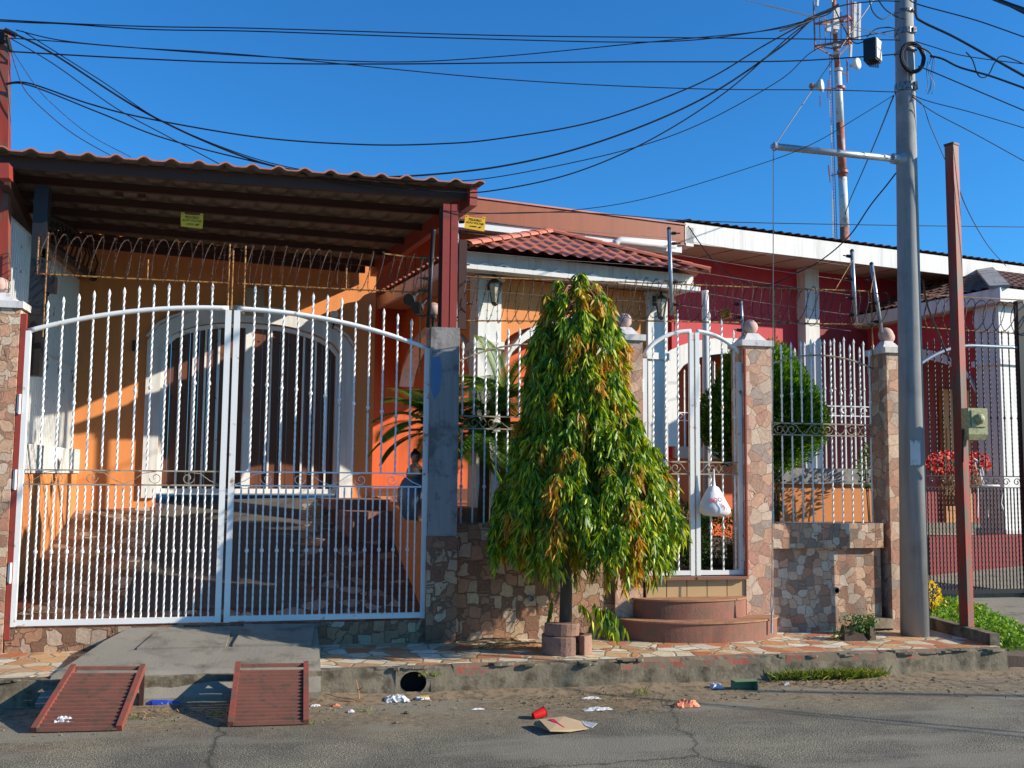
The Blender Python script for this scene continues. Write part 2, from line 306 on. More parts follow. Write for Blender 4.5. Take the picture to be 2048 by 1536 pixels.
# kerb with a drain mouth
PC = P(826, 1368, 7.56); HR = .085
b = MB()
def kface(x): return 7.56+.028*jit(x, 1, 1.6)+.008*jit(x, 2, 7), -.004+.014*jit(x, 3, 3)-.05*max(0, jit(x, 4, 5)-.1)+.006*jit(x, 7, 19)
def kseg(x0, x1, n):
    for i in range(n):
        a = x0+(x1-x0)*i/n; c = x0+(x1-x0)*(i+1)/n; (ya, za), (yc, zc) = kface(a), kface(c)
        b.hexa([(a, ya-.03, -.3), (c, yc-.03, -.3), (c, 7.664, -.3), (a, 7.664, -.3), (a, ya, za), (c, yc, zc), (c, 7.664, .001), (a, 7.664, .001)])
kseg(-14, PC.x-.13, 320); kseg(PC.x+.13, 5.98, 170)
x0, x1 = PC.x-.13, PC.x+.13; yk = 7.545; zc_ = -.105
ring = [(PC.x+HR*math.cos(2*math.pi*k/24)*(1.15), zc_+HR*math.sin(2*math.pi*k/24)*.95) for k in range(24)]
def sqp(k):
    a = 2*math.pi*k/24; c, s_ = math.cos(a), math.sin(a); m_ = max(abs(c), abs(s_)); return (PC.x+.13*c/m_, -.105+.103*s_/m_)
for k in range(24):
    a, c = ring[k], ring[(k+1) % 24]; d, e = sqp(k), sqp((k+1) % 24)
    b.quad((a[0], yk, a[1]), (c[0], yk, c[1]), (e[0], yk, e[1]), (d[0], yk, d[1]))
    b.quad((a[0], yk, a[1]), (a[0], 7.66, a[1]), (c[0], 7.66, c[1]), (c[0], yk, c[1]), 1)
b.quad((x0, yk, -.002), (x1, yk, -.002), (x1, 7.664, -.0), (x0, 7.664, -.0))
b.add([(p[0], 7.66, p[1]) for p in ring], [tuple(range(24))], 1)
b.build('kerb', [M['kerb'], M['dark']], kind='structure')
# silt banked against the kerb foot
b = MB(); vs = []; nx = 420; ny = 7
for i in range(nx+1):
    x = -13+20*i/nx; wd_ = .27+.13*noise.noise(Vector((x*1.1, 5, 0)))+.04*noise.noise(Vector((x*6, 5, 0))); hh = .036+.022*noise.noise(Vector((x*1.7, 1, 4)))+.01*noise.noise(Vector((x*9, 1, 4)))
    for j in range(ny+1):
        t = j/ny; vs.append((x, 7.575-wd_*t, -.2015+max(.0, hh)*(1-t)**1.5*(1 if t < 1 else 0)+(.004*noise.noise(Vector((x*14, t*9, 1))) if t < .95 else -.002)))
b.add(vs, [(i*(ny+1)+j, i*(ny+1)+j+1, (i+1)*(ny+1)+j+1, (i+1)*(ny+1)+j) for i in range(nx) for j in range(ny)])
b.build('gutter_silt', M['silt'], kind='structure', smooth=True)
# worn red paint along the kerb edge
b = MB()
for xa, xb_ in ((-3.2, -2.0), (1.25, 1.75), (2.55, 3.7), (3.95, 5.35)):
    n = int((xb_-xa)/.04)
    for i in range(n):
        a = xa+(xb_-xa)*i/n; c = xa+(xb_-xa)*(i+1)/n; (ya, za), (yc, zc) = kface(a), kface(c)
        d1 = .02+.045*abs(jit(a, 8, 6))+.02; d2 = .02+.045*abs(jit(c, 8, 6))+.02
        b.quad((a, ya-.004-.15*d1*.1, za-d1), (c, yc-.004-.15*d2*.1, zc-d2), (c, yc-.004, zc+.004), (a, ya-.004, za+.004))
        b.quad((a, ya-.004, za+.004), (c, yc-.004, zc+.004), (c, 7.664, .005), (a, 7.664, .005))
b.build('kerb_paint', M['kerb_red'], kind='structure')
rg0 = random.Random(8); b = MB()
for i in range(60):
    x = rg0.choice((rg0.uniform(.6, 2.9), rg0.uniform(3.9, 5.9), rg0.uniform(-3, -1.7))); sx = rg0.uniform(.03, .10); sy = rg0.uniform(.01, .03); z0 = rg0.uniform(-.02, .002); y = 7.55+rg0.uniform(-.012, .03)
    pts = [(x+sx*math.cos(a)*rg0.uniform(.7, 1.1), y+sy*math.sin(a)*rg0.uniform(.7, 1.2), z0) for a in [k*math.pi/3 for k in range(6)]]
    b.prism(pts, (0, 0, rg0.uniform(.008, .022)))
b.build('kerb_chips', M['kerb'], kind='structure')
# concrete ramp up to the driveway
b = MB()
def RP(x, y, z): q = G(x, y, z); return (q.x, q.y, q.z)
X0, X1 = -1.62, .28
prof = [(7.50, -.14), (7.62, .02), (7.95, .07), (8.35, .13), (8.66, .175)]
nx = 40; vs = []; fs = []
for i in range(nx+1):
    t = i/nx
    for j, (yy, zz) in enumerate(prof):
        xa = X0+.42*(j/(len(prof)-1))**1.2 if t == 0 or True else X0
        x = xa+(X1-xa)*t; vs.append((x, yy+.012*jit(x, j, 5), zz+.008*jit(x, j+5, 4)))
m_ = len(prof)
for i in range(nx):
    for j in range(m_-1): fs.append((i*m_+j, (i+1)*m_+j, (i+1)*m_+j+1, i*m_+j+1))
b.add(vs, fs); base = len(vs)
b.add([(v[0], v[1], -.25 if k % m_ == 0 else -.02) for k, v in enumerate(vs)], [])
for i in range(nx): b.f.append((i*m_, base+i*m_, base+(i+1)*m_, (i+1)*m_)); b.m.append(0)
for j in range(m_-1):
    b.f.append((j, j+1, base+j+1, base+j)); b.m.append(0)
    k = nx*m_; b.f.append((k+j, base+k+j, base+k+j+1, k+j+1)); b.m.append(0)
# square cover let into the ramp, cement lumps by the gate
b.hexa([(-1.06, 8.1, .03), (-.42, 8.1, .03), (-.40, 8.48, .03), (-.98, 8.48, .03), (-1.06, 8.1, .107), (-.42, 8.1, .107), (-.40, 8.48, .163), (-.98, 8.48, .163)])
b.hexa([(-.37, 8.12, .03), (.22, 8.1, .03), (.26, 8.62, .03), (-.30, 8.6, .03), (-.37, 8.12, .112), (.22, 8.1, .108), (.26, 8.62, .185), (-.30, 8.6, .195)])
b.build('ramp', M['concrete'], kind='structure')
M['dark_concrete'] = paint('shade_toned_concrete', (.13, .11, .09), .9, .3, 2, dirt=(.22, .19, .15), dth=(.6, .75), st=.5)  # concrete toned dark, with the carport's shade put into the colour
# driveway climbing to the garage
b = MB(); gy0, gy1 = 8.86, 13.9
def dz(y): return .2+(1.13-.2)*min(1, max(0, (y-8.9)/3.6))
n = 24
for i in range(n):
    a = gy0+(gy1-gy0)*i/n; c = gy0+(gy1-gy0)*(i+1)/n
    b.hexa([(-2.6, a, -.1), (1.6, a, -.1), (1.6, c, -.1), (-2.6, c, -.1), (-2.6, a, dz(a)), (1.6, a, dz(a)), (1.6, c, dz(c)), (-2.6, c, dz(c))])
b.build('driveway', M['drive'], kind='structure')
b = MB()
for (xa, xb_) in ((-1.35, .15),):
    for i in range(n):
        a = gy0+.25+(gy1-gy0-.6)*i/n; c = gy0+.25+(gy1-gy0-.6)*(i+1)/n
        b.quad((xa, a, dz(a)+.005), (xb_, a, dz(a)+.005), (xb_, c, dz(c)+.005), (xa, c, dz(c)+.005))
b.build('driveway_strip', M['dark_concrete'], kind='structure')
# sill under the gate
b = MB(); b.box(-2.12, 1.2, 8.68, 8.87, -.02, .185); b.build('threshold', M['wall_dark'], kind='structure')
# garden ground behind the fence
b = MB(); b.box(1.22, 3.0, 8.87, 12.6, -.1, .93); b.box(4.3, 6.3, 9.6, 14.5, -.1, .55); b.box(4.38, 6.0, 8.87, 9.6, -.1, .75)
b.build('garden_ground', M['bark'], kind='structure')
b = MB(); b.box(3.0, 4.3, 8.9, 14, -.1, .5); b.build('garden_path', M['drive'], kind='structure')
# neighbour's driveway and the pavement beyond the verge
b = MB()
b.hexa([(6.9, 7.45, -.4), (14, 7.45, -.4), (14, 12, -.4), (6.9, 12, -.4), (6.9, 7.45, -.19), (14, 7.45, -.19), (14, 12, .02), (6.9, 12, .02)])
b.build('neighbour_driveway', M['concrete'], kind='structure')
b = MB()
for i in range(12):
    a, c = 11.05+i*.25, 11.05+(i+1)*.25; za, zc = .03+.06*i, .03+.06*(i+1)
    b.hexa([(7.0, a, -.3), (14, a, -.3), (14, c, -.3), (7.0, c, -.3), (7.0, a, za), (14, a, za), (14, c, zc), (7.0, c, zc)])
b.build('neighbour_ramp', M['concrete'], kind='structure')
b = MB(); b.hexa([(5.95, 7.62, -.4), (7.2, 7.5, -.4), (7.6, 11, -.4), (5.95, 11, -.4), (5.95, 7.62, -.06), (7.2, 7.5, -.15), (7.6, 11, 0), (5.95, 11, 0)])
b.build('verge', M['bark'], kind='structure')

# ================================================================== LOW WALLS AND PILLARS
YF = 8.7
def stone_wall(name, x0, x1, label, recess):
    r = root(name, ((x0+x1)/2, YF, 0), label, 'wall', 'low stone walls under the railings')
    mb = MB()
    if recess: mb.box(x0, x1, 8.72, 8.96, 0, .77)
    else: mb.box(x0, x1, 8.70, 8.96, 0, .95)
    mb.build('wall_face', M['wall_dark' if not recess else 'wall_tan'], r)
    mb = MB()
    if recess: mb.box(x0, x1, 8.665, 8.98, .77, 1.0)
    else: mb.box(x0, x1, 8.69, 8.98, .95, 1.0)
    mb.build('coping', M['wall_tan'] if recess else M['wall_dark'], r)
    return r
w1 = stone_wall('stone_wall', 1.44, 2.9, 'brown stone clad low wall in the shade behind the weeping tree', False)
w2 = stone_wall('stone_wall', 4.41, 5.555, 'tan stone clad low wall with recessed panel between two ball topped pillars', True)
def pipe_mouth(par, p, lab):
    mb = MB(); c = Vector(p)
    for k in range(20):
        a, d = 2*math.pi*k/20, 2*math.pi*(k+1)/20
        q = lambda t, r, y: (c.x+r*math.cos(t), c.y+y, c.z+r*math.sin(t))
        mb.quad(q(a, .022, 0), q(d, .022, 0), q(d, .031, 0), q(a, .031, 0)); mb.quad(q(a, .031, 0), q(d, .031, 0), q(d, .031, .03), q(a, .031, .03))
        mb.quad(q(a, .022, 0), q(a, .022, .02), q(d, .022, .02), q(d, .022, 0), 1)
    mb.add([(c.x+.022*math.cos(2*math.pi*k/20), c.y+.015, c.z+.022*math.sin(2*math.pi*k/20)) for k in range(20)], [tuple(range(20))], 1)
    mb.build('drain_pipe', [M['pillar_grey'], M['dark']], par, label=lab)
pipe_mouth(w1, P(1063, 1197, 8.685), 'small pipe mouth in the wall left of the trunk')
pipe_mouth(w2, P(1674, 1181, 8.705), 'small pipe mouth low in the recessed panel')
def pillar(x0, x1, y0, y1, ztop, label, mat='wall_flag', ball=True, zb=0):
    cx, cy = (x0+x1)/2, (y0+y1)/2
    r = root('stone_pillar', (cx, cy, zb), label, 'pillar', 'stone pillars with ball finials')
    mb = MB(); mb.box(x0, x1, y0, y1, zb, ztop); mb.build('shaft', M[mat], r)
    mb = MB(); e = .025; h = (x1-x0)/2; 
    mb.box(x0-e, x1+e, y0-e, y1+e, ztop, ztop+.055)
    for k in range(6):
        f0 = h*(.86-.075*k); f1 = h*(.86-.075*(k+1)+.02); z0 = ztop+.055+k*.013; 
        mb.hexa([(cx-f0, cy-f0, z0), (cx+f0, cy-f0, z0), (cx+f0, cy+f0, z0), (cx-f0, cy+f0, z0), (cx-f1, cy-f1, z0+.013), (cx+f1, cy-f1, z0+.013), (cx+f1, cy+f1, z0+.013), (cx-f1, cy+f1, z0+.013)])
    mb.build('cap', M['cap'], r)
    mb = MB(); mb.ball((cx, cy, ztop+.055+.078+.065), .073, 24); mb.build('ball', M['ball'], r, smooth=True)
    return r
pillar(2.88, 3.14, 8.66, 8.94, 2.66, 'pink stone pillar with ball finial just left of the small walk gate')
pillar(4.13, 4.40, 8.64, 8.92, 2.65, 'pink stone pillar with ball finial just right of the small walk gate')
pillar(5.63, 5.83, 8.66, 8.97, 2.64, 'stone pillar with ball finial beside the concrete utility pole')
pillar(6.06, 6.30, 9.35, 9.6, 2.72, 'stone pillar with ball finial half hidden behind the utility pole')
pl = pillar(-2.52, -2.13, 8.66, 8.98, 2.72, 'wide stone pillar at the left edge of the photo, ball on top', mat='wall_tan')
b = MB(); b.box(-2.125, -2.085, 8.675, 8.72, 0.1, 2.68); b.build('edge_strip', M['oxide'], pl)
# grey rendered pillar on its stone base
r = root('concrete_pillar', (1.31, 8.72, 0), 'grey rendered pillar with a faded blue patch carrying the red carport post', 'pillar')
b = MB(); b.box(1.185, 1.435, 8.6, 8.92, .9, 2.70)
b.build('shaft', M['pillar_grey'], r)
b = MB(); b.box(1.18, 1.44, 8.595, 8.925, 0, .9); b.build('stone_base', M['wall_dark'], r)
b = MB(); pts = [P(x, y, 8.596) for x, y in ((862, 715), (880, 712), (884, 745), (880, 780), (868, 800), (861, 770))]
b.prism(pts, (0, .006, 0)); b.build('paint_patch', M['blue_patch'], r)
# ---- semicircular steps
M['tread'] = paint('worn_tread', (.42, .21, .11), .8, .2, 5, dirt=(.30, .13, .09), dth=(.5, .65), st=.4)
r = root('front_steps', (3.62, 8.3, 0), 'two curved red steps rising to the small walk gate', 'steps')
def disc(cx, cy, rx, ry, z0, z1, n=40):
    pts = [(cx+rx*math.cos(math.pi+math.pi*k/n), cy+ry*math.sin(math.pi+math.pi*k/n), z0) for k in range(n+1)]
    mb = MB(); mb.prism(pts, (0, 0, z1-z0)); return mb
def ledge(name, cx, cy, rx, ry, z0, z1):
    disc(cx, cy, rx, ry, z0, z1-.014).build(name, M['step'], r)
    disc(cx, cy, rx+.012, ry+.012, z1-.0139, z1).build('tread', M['tread'], r)
ledge('step', 3.655, 8.66, .755, .42, 0, .175); ledge('step', 3.585, 8.66, .535, .25, .175, .345)
b = MB()
for i in range(5):
    xa = 3.17+i*.195; b.box(xa, xa+.187, 8.655, 8.70, .335, .50)
b.build('riser', M['riser'], r)
b = MB(); b.box(3.15, 4.13, 8.60, 8.95, .50, .525); b.build('sill', M['step'], r)

# ================================================================== METALWORK
def bar_mesh(name, h, mat, s=.0085, tip=True, knob=None, tw=.0145, straight=0):
    mb = MB(); n = max(2, int(h/tw)); vs = []
    for i in range(n+1):
        z = h*i/n; a0 = (i*math.pi/4) if z > straight else 0
        for k in range(4):
            a = a0*.5+math.pi/4+k*math.pi/2; vs.append((s*1.06*math.cos(a), s*1.06*math.sin(a), z))
    mb.add(vs, [(i*4+k, i*4+(k+1) % 4, (i+1)*4+(k+1) % 4, (i+1)*4+k) for i in range(n) for k in range(4)])
    if tip: mb.lathe((0, 0, h), [(.007, -.01), (.010, 0), (.013, .016), (.010, .034), (.0015, .058)], 6)
    for kz in (knob or []): mb.lathe((0, 0, kz), [(.008, -.018), (.0145, -.009), (.016, 0), (.0145, .009), (.008, .018)], 8)
    me = bpy.data.meshes.new(name); me.from_pydata(mb.v, [], mb.f); me.materials.append(mat); return me
BARC = {}
def bar(par, x, y, z0, z1, mat, tip=False, knob=None, s=.0085, name='bar', straight=0):
    key = (round(z1-z0, 3), mat.name, tip, tuple(round(k-z0, 2) for k in knob) if knob else None, s)
    if key not in BARC: BARC[key] = bar_mesh(name, z1-z0, mat, s, tip, [k-z0 for k in knob] if knob else None, straight=straight)
    o = bpy.data.objects.new(name, BARC[key]); COL.objects.link(o); o.parent = par
    o.location = Vector((x, y, z0))-Vector(par['org']); return o
def spiral(cx, y, cz, r0, turns, a0, sgn=1, n=26):
    return [(cx+r0*(1-.72*t)*math.cos(a0+sgn*turns*2*math.pi*t), y, cz+r0*(1-.72*t)*math.sin(a0+sgn*turns*2*math.pi*t)) for t in [i/n for i in range(n+1)]]
def scroll_band(par, x0, x1, y, z0, z1, mat, period=.30, dia=True, r=.0045, rails=True):
    mb = MB()
    if rails:
        for z in (z0, z1): mb.box(x0, x1, y-.007, y+.007, z-.006, z+.006)
    h = z1-z0; n = max(1, round((x1-x0)/period)); p = (x1-x0)/n
    for i in range(n):
        c = x0+p*(i+.5)
        for s_ in (-1, 1):
            mb.tube(spiral(c+s_*p*.17, y, (z0+z1)/2, h*.44, 1.15, math.pi if s_ < 0 else 0, -s_), r, 4)
            mb.tube([(c+s_*p*.17, y, z1-.006), (c+s_*p*.30, y, z1-.02), (c+s_*p*.40, y, z0+h*.35), (c+s_*p*.5, y, z0+.008)], r, 4)
        if dia:
            mb.tube([(c, y, z0+.008), (c+p*.07, y, (z0+z1)/2), (c, y, z1-.008), (c-p*.07, y, (z0+z1)/2), (c, y, z0+.008)], r, 4)
    return mb.build('scroll_band', mat, par)
def arcz(x, xc, zc, xe, ze, p=2.0): return zc-(zc-ze)*abs((x-xc)/(xe-xc))**p
XC = -.485
def gate_leaf(side):
    xo = -2.07 if side < 0 else 1.165; xi = XC-.035 if side < 0 else XC+.035
    r = root('driveway_gate_leaf', ((xo+xi)/2, YF, .2), ('left leaf of the wide white driveway gate, fully in sun' if side < 0 else 'right leaf of the wide white driveway gate, beside the grey pillar, half in shade'), 'gate', 'leaves of the white driveway gate')
    wm = M['white_metal']; A = lambda x: arcz(x, XC, 2.80, -2.07, 2.545, 2.1)
    mb = MB(); a_, c_ = min(xo, xi), max(xo, xi)
    mb.box(a_, c_, YF-.02, YF+.02, .205, .25)
    so_ = .022
    mb.box(xo-so_, xo+so_, YF-.0215, YF+.0215, .2, A(xo)); mb.box(xi-.024, xi+.024, YF-.0215, YF+.0215, .2, A(xi)-.018)
    mb.build('frame', wm, r)
    mb = MB(); K = 28; pts = [(a_+(c_-a_)*i/K) for i in range(K+1)]
    mb.tube([(x, YF, A(x)) for x in pts], .021, 8); mb.sm = True; mb.build('arched_rail', wm, r)
    n = 25; st = (c_-a_-.05*2-.0)/n
    for i in range(n):
        x = (a_+.05+st*(i+.5))
        bar(r, x, YF, .24, 1.305, wm, tip=False, knob=[.78] if (i % 2 == 1) else None, s=.0075)
    for i in range(1, n-1, 2):
        x = (a_+.05+st*(i+.5)); zk = arcz(x, XC, 2.18, -2.07, 1.86, 1.6)
        bar(r, x, YF-.004, 1.435, round(A(x)+.155, 2), wm, tip=True, knob=[round(zk, 2)], s=.0085)
    for i in range(n):                                        # small pointed heads over the lower bars
        pass
    scroll_band(r, a_+.03, c_-.03, YF, 1.315, 1.43, M['old_rail'] if side < 0 else wm, period=.75, dia=False, r=.004)
    for z in (1.95, 1.35, .62):
        mb = MB(); mb.box(xo+side*.024, xo+side*.05, YF-.03, YF-.005, z-.07, z+.07); mb.tube([(xo+side*.03, YF-.035, z-.08), (xo+side*.03, YF-.035, z+.08)], .011, 8); mb.build('hinge', wm, r)
    return r
gate_leaf(-1); gate_leaf(1)
# walk gate
def walk_leaf(side):
    xm = 3.655; xo = 3.17 if side < 0 else 4.105; xi = xm+side*.028
    r = root('walk_gate_leaf', ((xo+xi)/2, YF, .53), ('left leaf of the small arched white walk gate, partly behind the tree' if side < 0 else 'right leaf of the small arched white walk gate with a plastic bag hanging on it'), 'gate', 'leaves of the white walk gate')
    wm = M['white_metal']
    A = lambda x: 2.50+.275*max(0, 1-(abs(x-xm)/.49)**2.0)**.62
    a_, c_ = min(xo, xi), max(xo, xi)
    mb = MB(); mb.box(a_, c_, YF-.02, YF+.02, .535, .575); mb.box(xo-.02, xo+.02, YF-.0215, YF+.0215, .53, 2.5); mb.box(xi-.02, xi+.02, YF-.0215, YF+.0215, .53, A(xi)-.015); mb.build('frame', wm, r)
    mb = MB(); mb.tube([(x, YF, A(x)) for x in [a_+(c_-a_)*i/20 for i in range(21)]], .021, 8); mb.sm = True; mb.build('arched_rail', wm, r)
    for k in range(3):
        x = xi+side*.022+side*(.435)*(k+.9)/3.6
        bar(r, x, YF, .57, 1.44, wm, knob=[.96], s=.0085)
        bar(r, x, YF-.003, 1.57, round(A(x)+.15-.02*k, 2), wm, tip=True, knob=[1.98+.09*(2-k)], s=.0085)
    scroll_band(r, a_+.02, c_-.02, YF, 1.45, 1.56, M['old_rail'], period=.44, dia=True)
    for z in (2.25, .72):
        mb = MB(); mb.box(xo+side*.022, xo+side*.04, YF-.03, YF, z-.06, z+.06); mb.build('hinge', wm, r)
    return r
walk_leaf(-1); wgr = walk_leaf(1)
b = MB(); b.box(4.128, 4.142, 8.62, 8.65, .5, 2.62); b.build('gate_jamb_strip', M['oxide'], wgr)
def railing(x0, x1, n, label, xc, tops=None):
    r = root('fence_railing', ((x0+x1)/2, YF+.1, 1.0), label, 'railing', 'white railings on the low walls')
    y = 8.75; wm = M['white_metal']
    A = lambda x: arcz(x, xc, 2.60, xc+.62, 2.46)
    mb = MB(); K = 16; mb.tube([(x0+(x1-x0)*i/K, y-.012, A(x0+(x1-x0)*i/K)) for i in range(K+1)], .008, 6); mb.build('arched_rail', M['old_rail'], r)
    for i in range(n):
        x = x0+(x1-x0)*(i+.5)/n
        bar(r, x, y, 1.0, 1.82, wm, knob=[1.32], s=.008); bar(r, x, y-.003, 1.95, round(A(x)+.10, 2), wm, tip=True, knob=[round(A(x)-.34, 2)], s=.0085)
    scroll_band(r, x0, x1, y, 1.83, 1.94, M['old_rail'], period=.42)
    return r
railing(1.44, 2.88, 14, 'white twisted bar railing on the low wall behind the weeping tree', 2.15)
railing(4.41, 5.55, 11, 'white twisted bar railing on the low wall left of the utility pole', 4.98)

# ---- barbed wire coils on rods
def coil(x0, x1, y, zc, rad, pitch, label, seed=1, ysq=.8, dy=0, wr_=.0032, barbs=True):
    rr = random.Random(seed)
    r = root('barbed_wire_coil', ((x0+x1)/2, y, zc-rad), label, 'barbed wire', 'coils of rusty barbed wire over the fence')
    loops = int(abs(x1-x0)/pitch); NP = 26; mb = MB(); pts = []
    wob = [rr.uniform(-.028, .028) for _ in range(loops+2)]; wr = [rr.uniform(.9, 1.07) for _ in range(loops+2)]
    for i in range(loops*NP+1):
        t = i/NP; k = int(t); f = t-k; ra = rad*(wr[k]*(1-f)+wr[min(k+1, loops)]*f); a = 2*math.pi*t
        sw = math.sin(a)*(wob[k]*(1-f)+wob[min(k+1, loops)]*f)
        pts.append(Vector((x0+(x1-x0)*t/loops+sw+.03*math.cos(a), y+dy*t/loops+ysq*ra*math.sin(a), zc+ra*math.cos(a)*1.03)))
    mb.tube(pts, wr_, 4, caps=False)
    if barbs:
        for i in range(0, len(pts)-1, 2):
            p = pts[i]; t = (pts[i+1]-p).normalized(); o = t.orthogonal().normalized(); o.rotate(Matrix.Rotation(rr.uniform(0, 6.28), 3, t))
            q = t.cross(o)
            for d in (o+t*.3, q-t*.3): mb.tube([p-d*.014, p+d*.014], .0016, 3, caps=False)
    mb.build('coil_wire', M['barb'], r); return r
c1 = coil(-2.05, -.50, YF, 3.175, .168, .092, 'rusty barbed wire coil above the left leaf of the driveway gate', 3)
c2 = coil(-.46, 1.20, YF, 3.17, .168, .092, 'rusty barbed wire coil above the right leaf of the driveway gate', 4)
c3 = coil(1.40, 3.0, 8.78, 2.99, .20, .098, 'rusty barbed wire coil above the railing from the red post to the tree top', 5)
c4 = coil(3.0, 5.66, 8.78, 3.08, .18, .092, 'rusty barbed wire coil from the tree top past the right ball pillars', 6)
def rods(par, y, segs, r_=.007, mat='rust'):
    for a, c in segs:
        mb = MB(); mb.tube([a, (Vector(a)+Vector(c))/2+Vector((0, 0, -.004)), c], r_, 6); mb.build('rod', M[mat], par)
rods(c1, YF, [((-2.04, YF, 3.015), (-.52, YF, 3.015)), ((-2.03, YF, 3.02), (-2.03, YF, 3.32)), ((-1.18, YF, 3.02), (-1.18, YF, 3.18)), ((-.53, YF, 2.78), (-.53, YF, 3.35)), ((-.50, YF+.01, 2.78), (-.50, YF+.01, 3.30)), ((-1.96, YF, 2.5), (-1.96, YF, 3.36))])
rods(c2, YF, [((-.46, YF, 3.015), (1.19, YF, 3.015)), ((-.40, YF, 2.76), (-.40, YF, 3.34)), ((.45, YF, 3.02), (.45, YF, 3.2)), ((1.10, YF, 2.3), (1.10, YF, 3.34)), ((.78, YF, 3.34), (1.18, YF, 3.32)), ((1.17, YF, 3.0), (1.17, YF, 3.33))])
rods(c3, 8.78, [((1.42, 8.78, 2.79), (3.0, 8.78, 2.86)), ((1.42, 8.78, 3.19), (3.0, 8.78, 3.22)), ((1.46, 8.78, 2.5), (1.46, 8.78, 3.2)), ((2.62, 8.78, 2.7), (2.62, 8.78, 3.2))])
rods(c4, 8.78, [((3.0, 8.78, 2.86), (5.58, 8.78, 2.93)), ((3.0, 8.78, 3.22), (5.58, 8.78, 3.26)), ((3.50, 8.78, 2.75), (3.50, 8.78, 3.23)), ((4.52, 8.78, 2.7), (4.52, 8.78, 3.23)), ((5.56, 8.78, 2.5), (5.56, 8.78, 3.27))])

# ---- electric fence posts, wires and warning plates
def epost(x0, y0, x1, y1, Y, label, heights, mat='grey_steel', side=1, rr=.019):
    a = P(x0, y0, Y); c = P(x1, y1, Y); r = root('electric_fence_post', tuple(c), label, 'fence post', 'grey posts of the electric fence')
    mb = MB(); mb.tube([c, a], rr, 10); mb.sm = True; mb.build('pole', M[mat], r)
    mb = MB(); mb.ball(a, rr*1.1, 10); mb.build('end_cap', M['black'], r)
    for h in heights:
        p = c.lerp(a, h); mb = MB()
        q = p+Vector((side*(rr+.002), -.004, 0))
        mb.lathe(q, [(.006, 0), (.018, .006), (.011, .012), (.018, .018), (.011, .024), (.018, .030), (.011, .036), (.016, .042), (.007, .052), (.006, .085)], 8, ax=(side, -.1, .05))
        mb.build('insulator', M['black'], r)
    return r
epost(912, 440, 920, 640, 8.74, 'pale electric fence post beside the red carport post, black insulators on it', (.16, .38, .55, .72, .88, .98), rr=.02)
epost(867, 462, 856, 655, 8.62, 'dark steel electric fence post just left of the red carport post', (.12, .38, .50, .70), mat='cable', side=-1)
epost(1338, 458, 1344, 630, 8.72, 'tall grey electric fence post left of the walk gate roof corner', (.12, .38, .62, .83, .95))
epost(1482, 602, 1486, 676, 8.78, 'short grey electric fence post behind the ball right of the walk gate', (.2, .55, .9), rr=.014, side=-1)
ep = epost(1704, 502, 1711, 645, 8.76, 'grey electric fence post with a thin rusty brace, left of the utility pole', (.10, .33, .60, .92), side=-1)
b = MB(); b.tube([P(1671, 578, 8.7), P(1706, 518, 8.72)], .006, 5); b.build('brace', M['rust'], ep)
ep = epost(1743, 528, 1763, 665, 8.76, 'leaning grey electric fence post nearest the utility pole', (.15, .42, .75), side=-1)
b = MB(); b.tube([P(1741, 585, 8.72), P(1748, 545, 8.72)], .006, 5); b.build('brace', M['rust'], ep)
for k, (ya, yb_) in enumerate(((426, 470), (453, 500), (490, 528), (530, 568), (566, 600))):
    a = P(924, ya+12, 8.74); c = P(1336, yb_+6, 8.72); d = P(1702, yb_+62, 8.76)
    b = MB(); b.tube([a, a.lerp(c, .5)-Vector((0, 0, .012)), c], .0019, 4); b.tube([c, c.lerp(d, .5)-Vector((0, 0, .012)), d], .0019, 4)
    b.build('electric_fence_wire', M['cable_grey'], group='thin live wires between the fence posts', cat='wire',
            label=['topmost', 'second highest', 'middle', 'second lowest', 'lowest'][k]+' thin live wire strung between the grey fence posts')
def words(s, size, T, mat, name, par, ex=.0008, font_sp=1.0):
    cu = bpy.data.curves.new(name, 'FONT'); cu.body = s; cu.size = size; cu.extrude = ex; cu.align_x = 'CENTER'; cu.align_y = 'CENTER'; cu.offset = size*.012
    t = bpy.data.objects.new(name, cu); COL.objects.link(t); bpy.context.view_layer.update()
    me = bpy.data.meshes.new_from_object(t); bpy.data.objects.remove(t)
    me.transform(T); me.transform(Matrix.Translation(-Vector(par['org']))); me.materials.clear(); me.materials.append(mat)
    o = bpy.data.objects.new(name, me); COL.objects.link(o); o.parent = par; return o
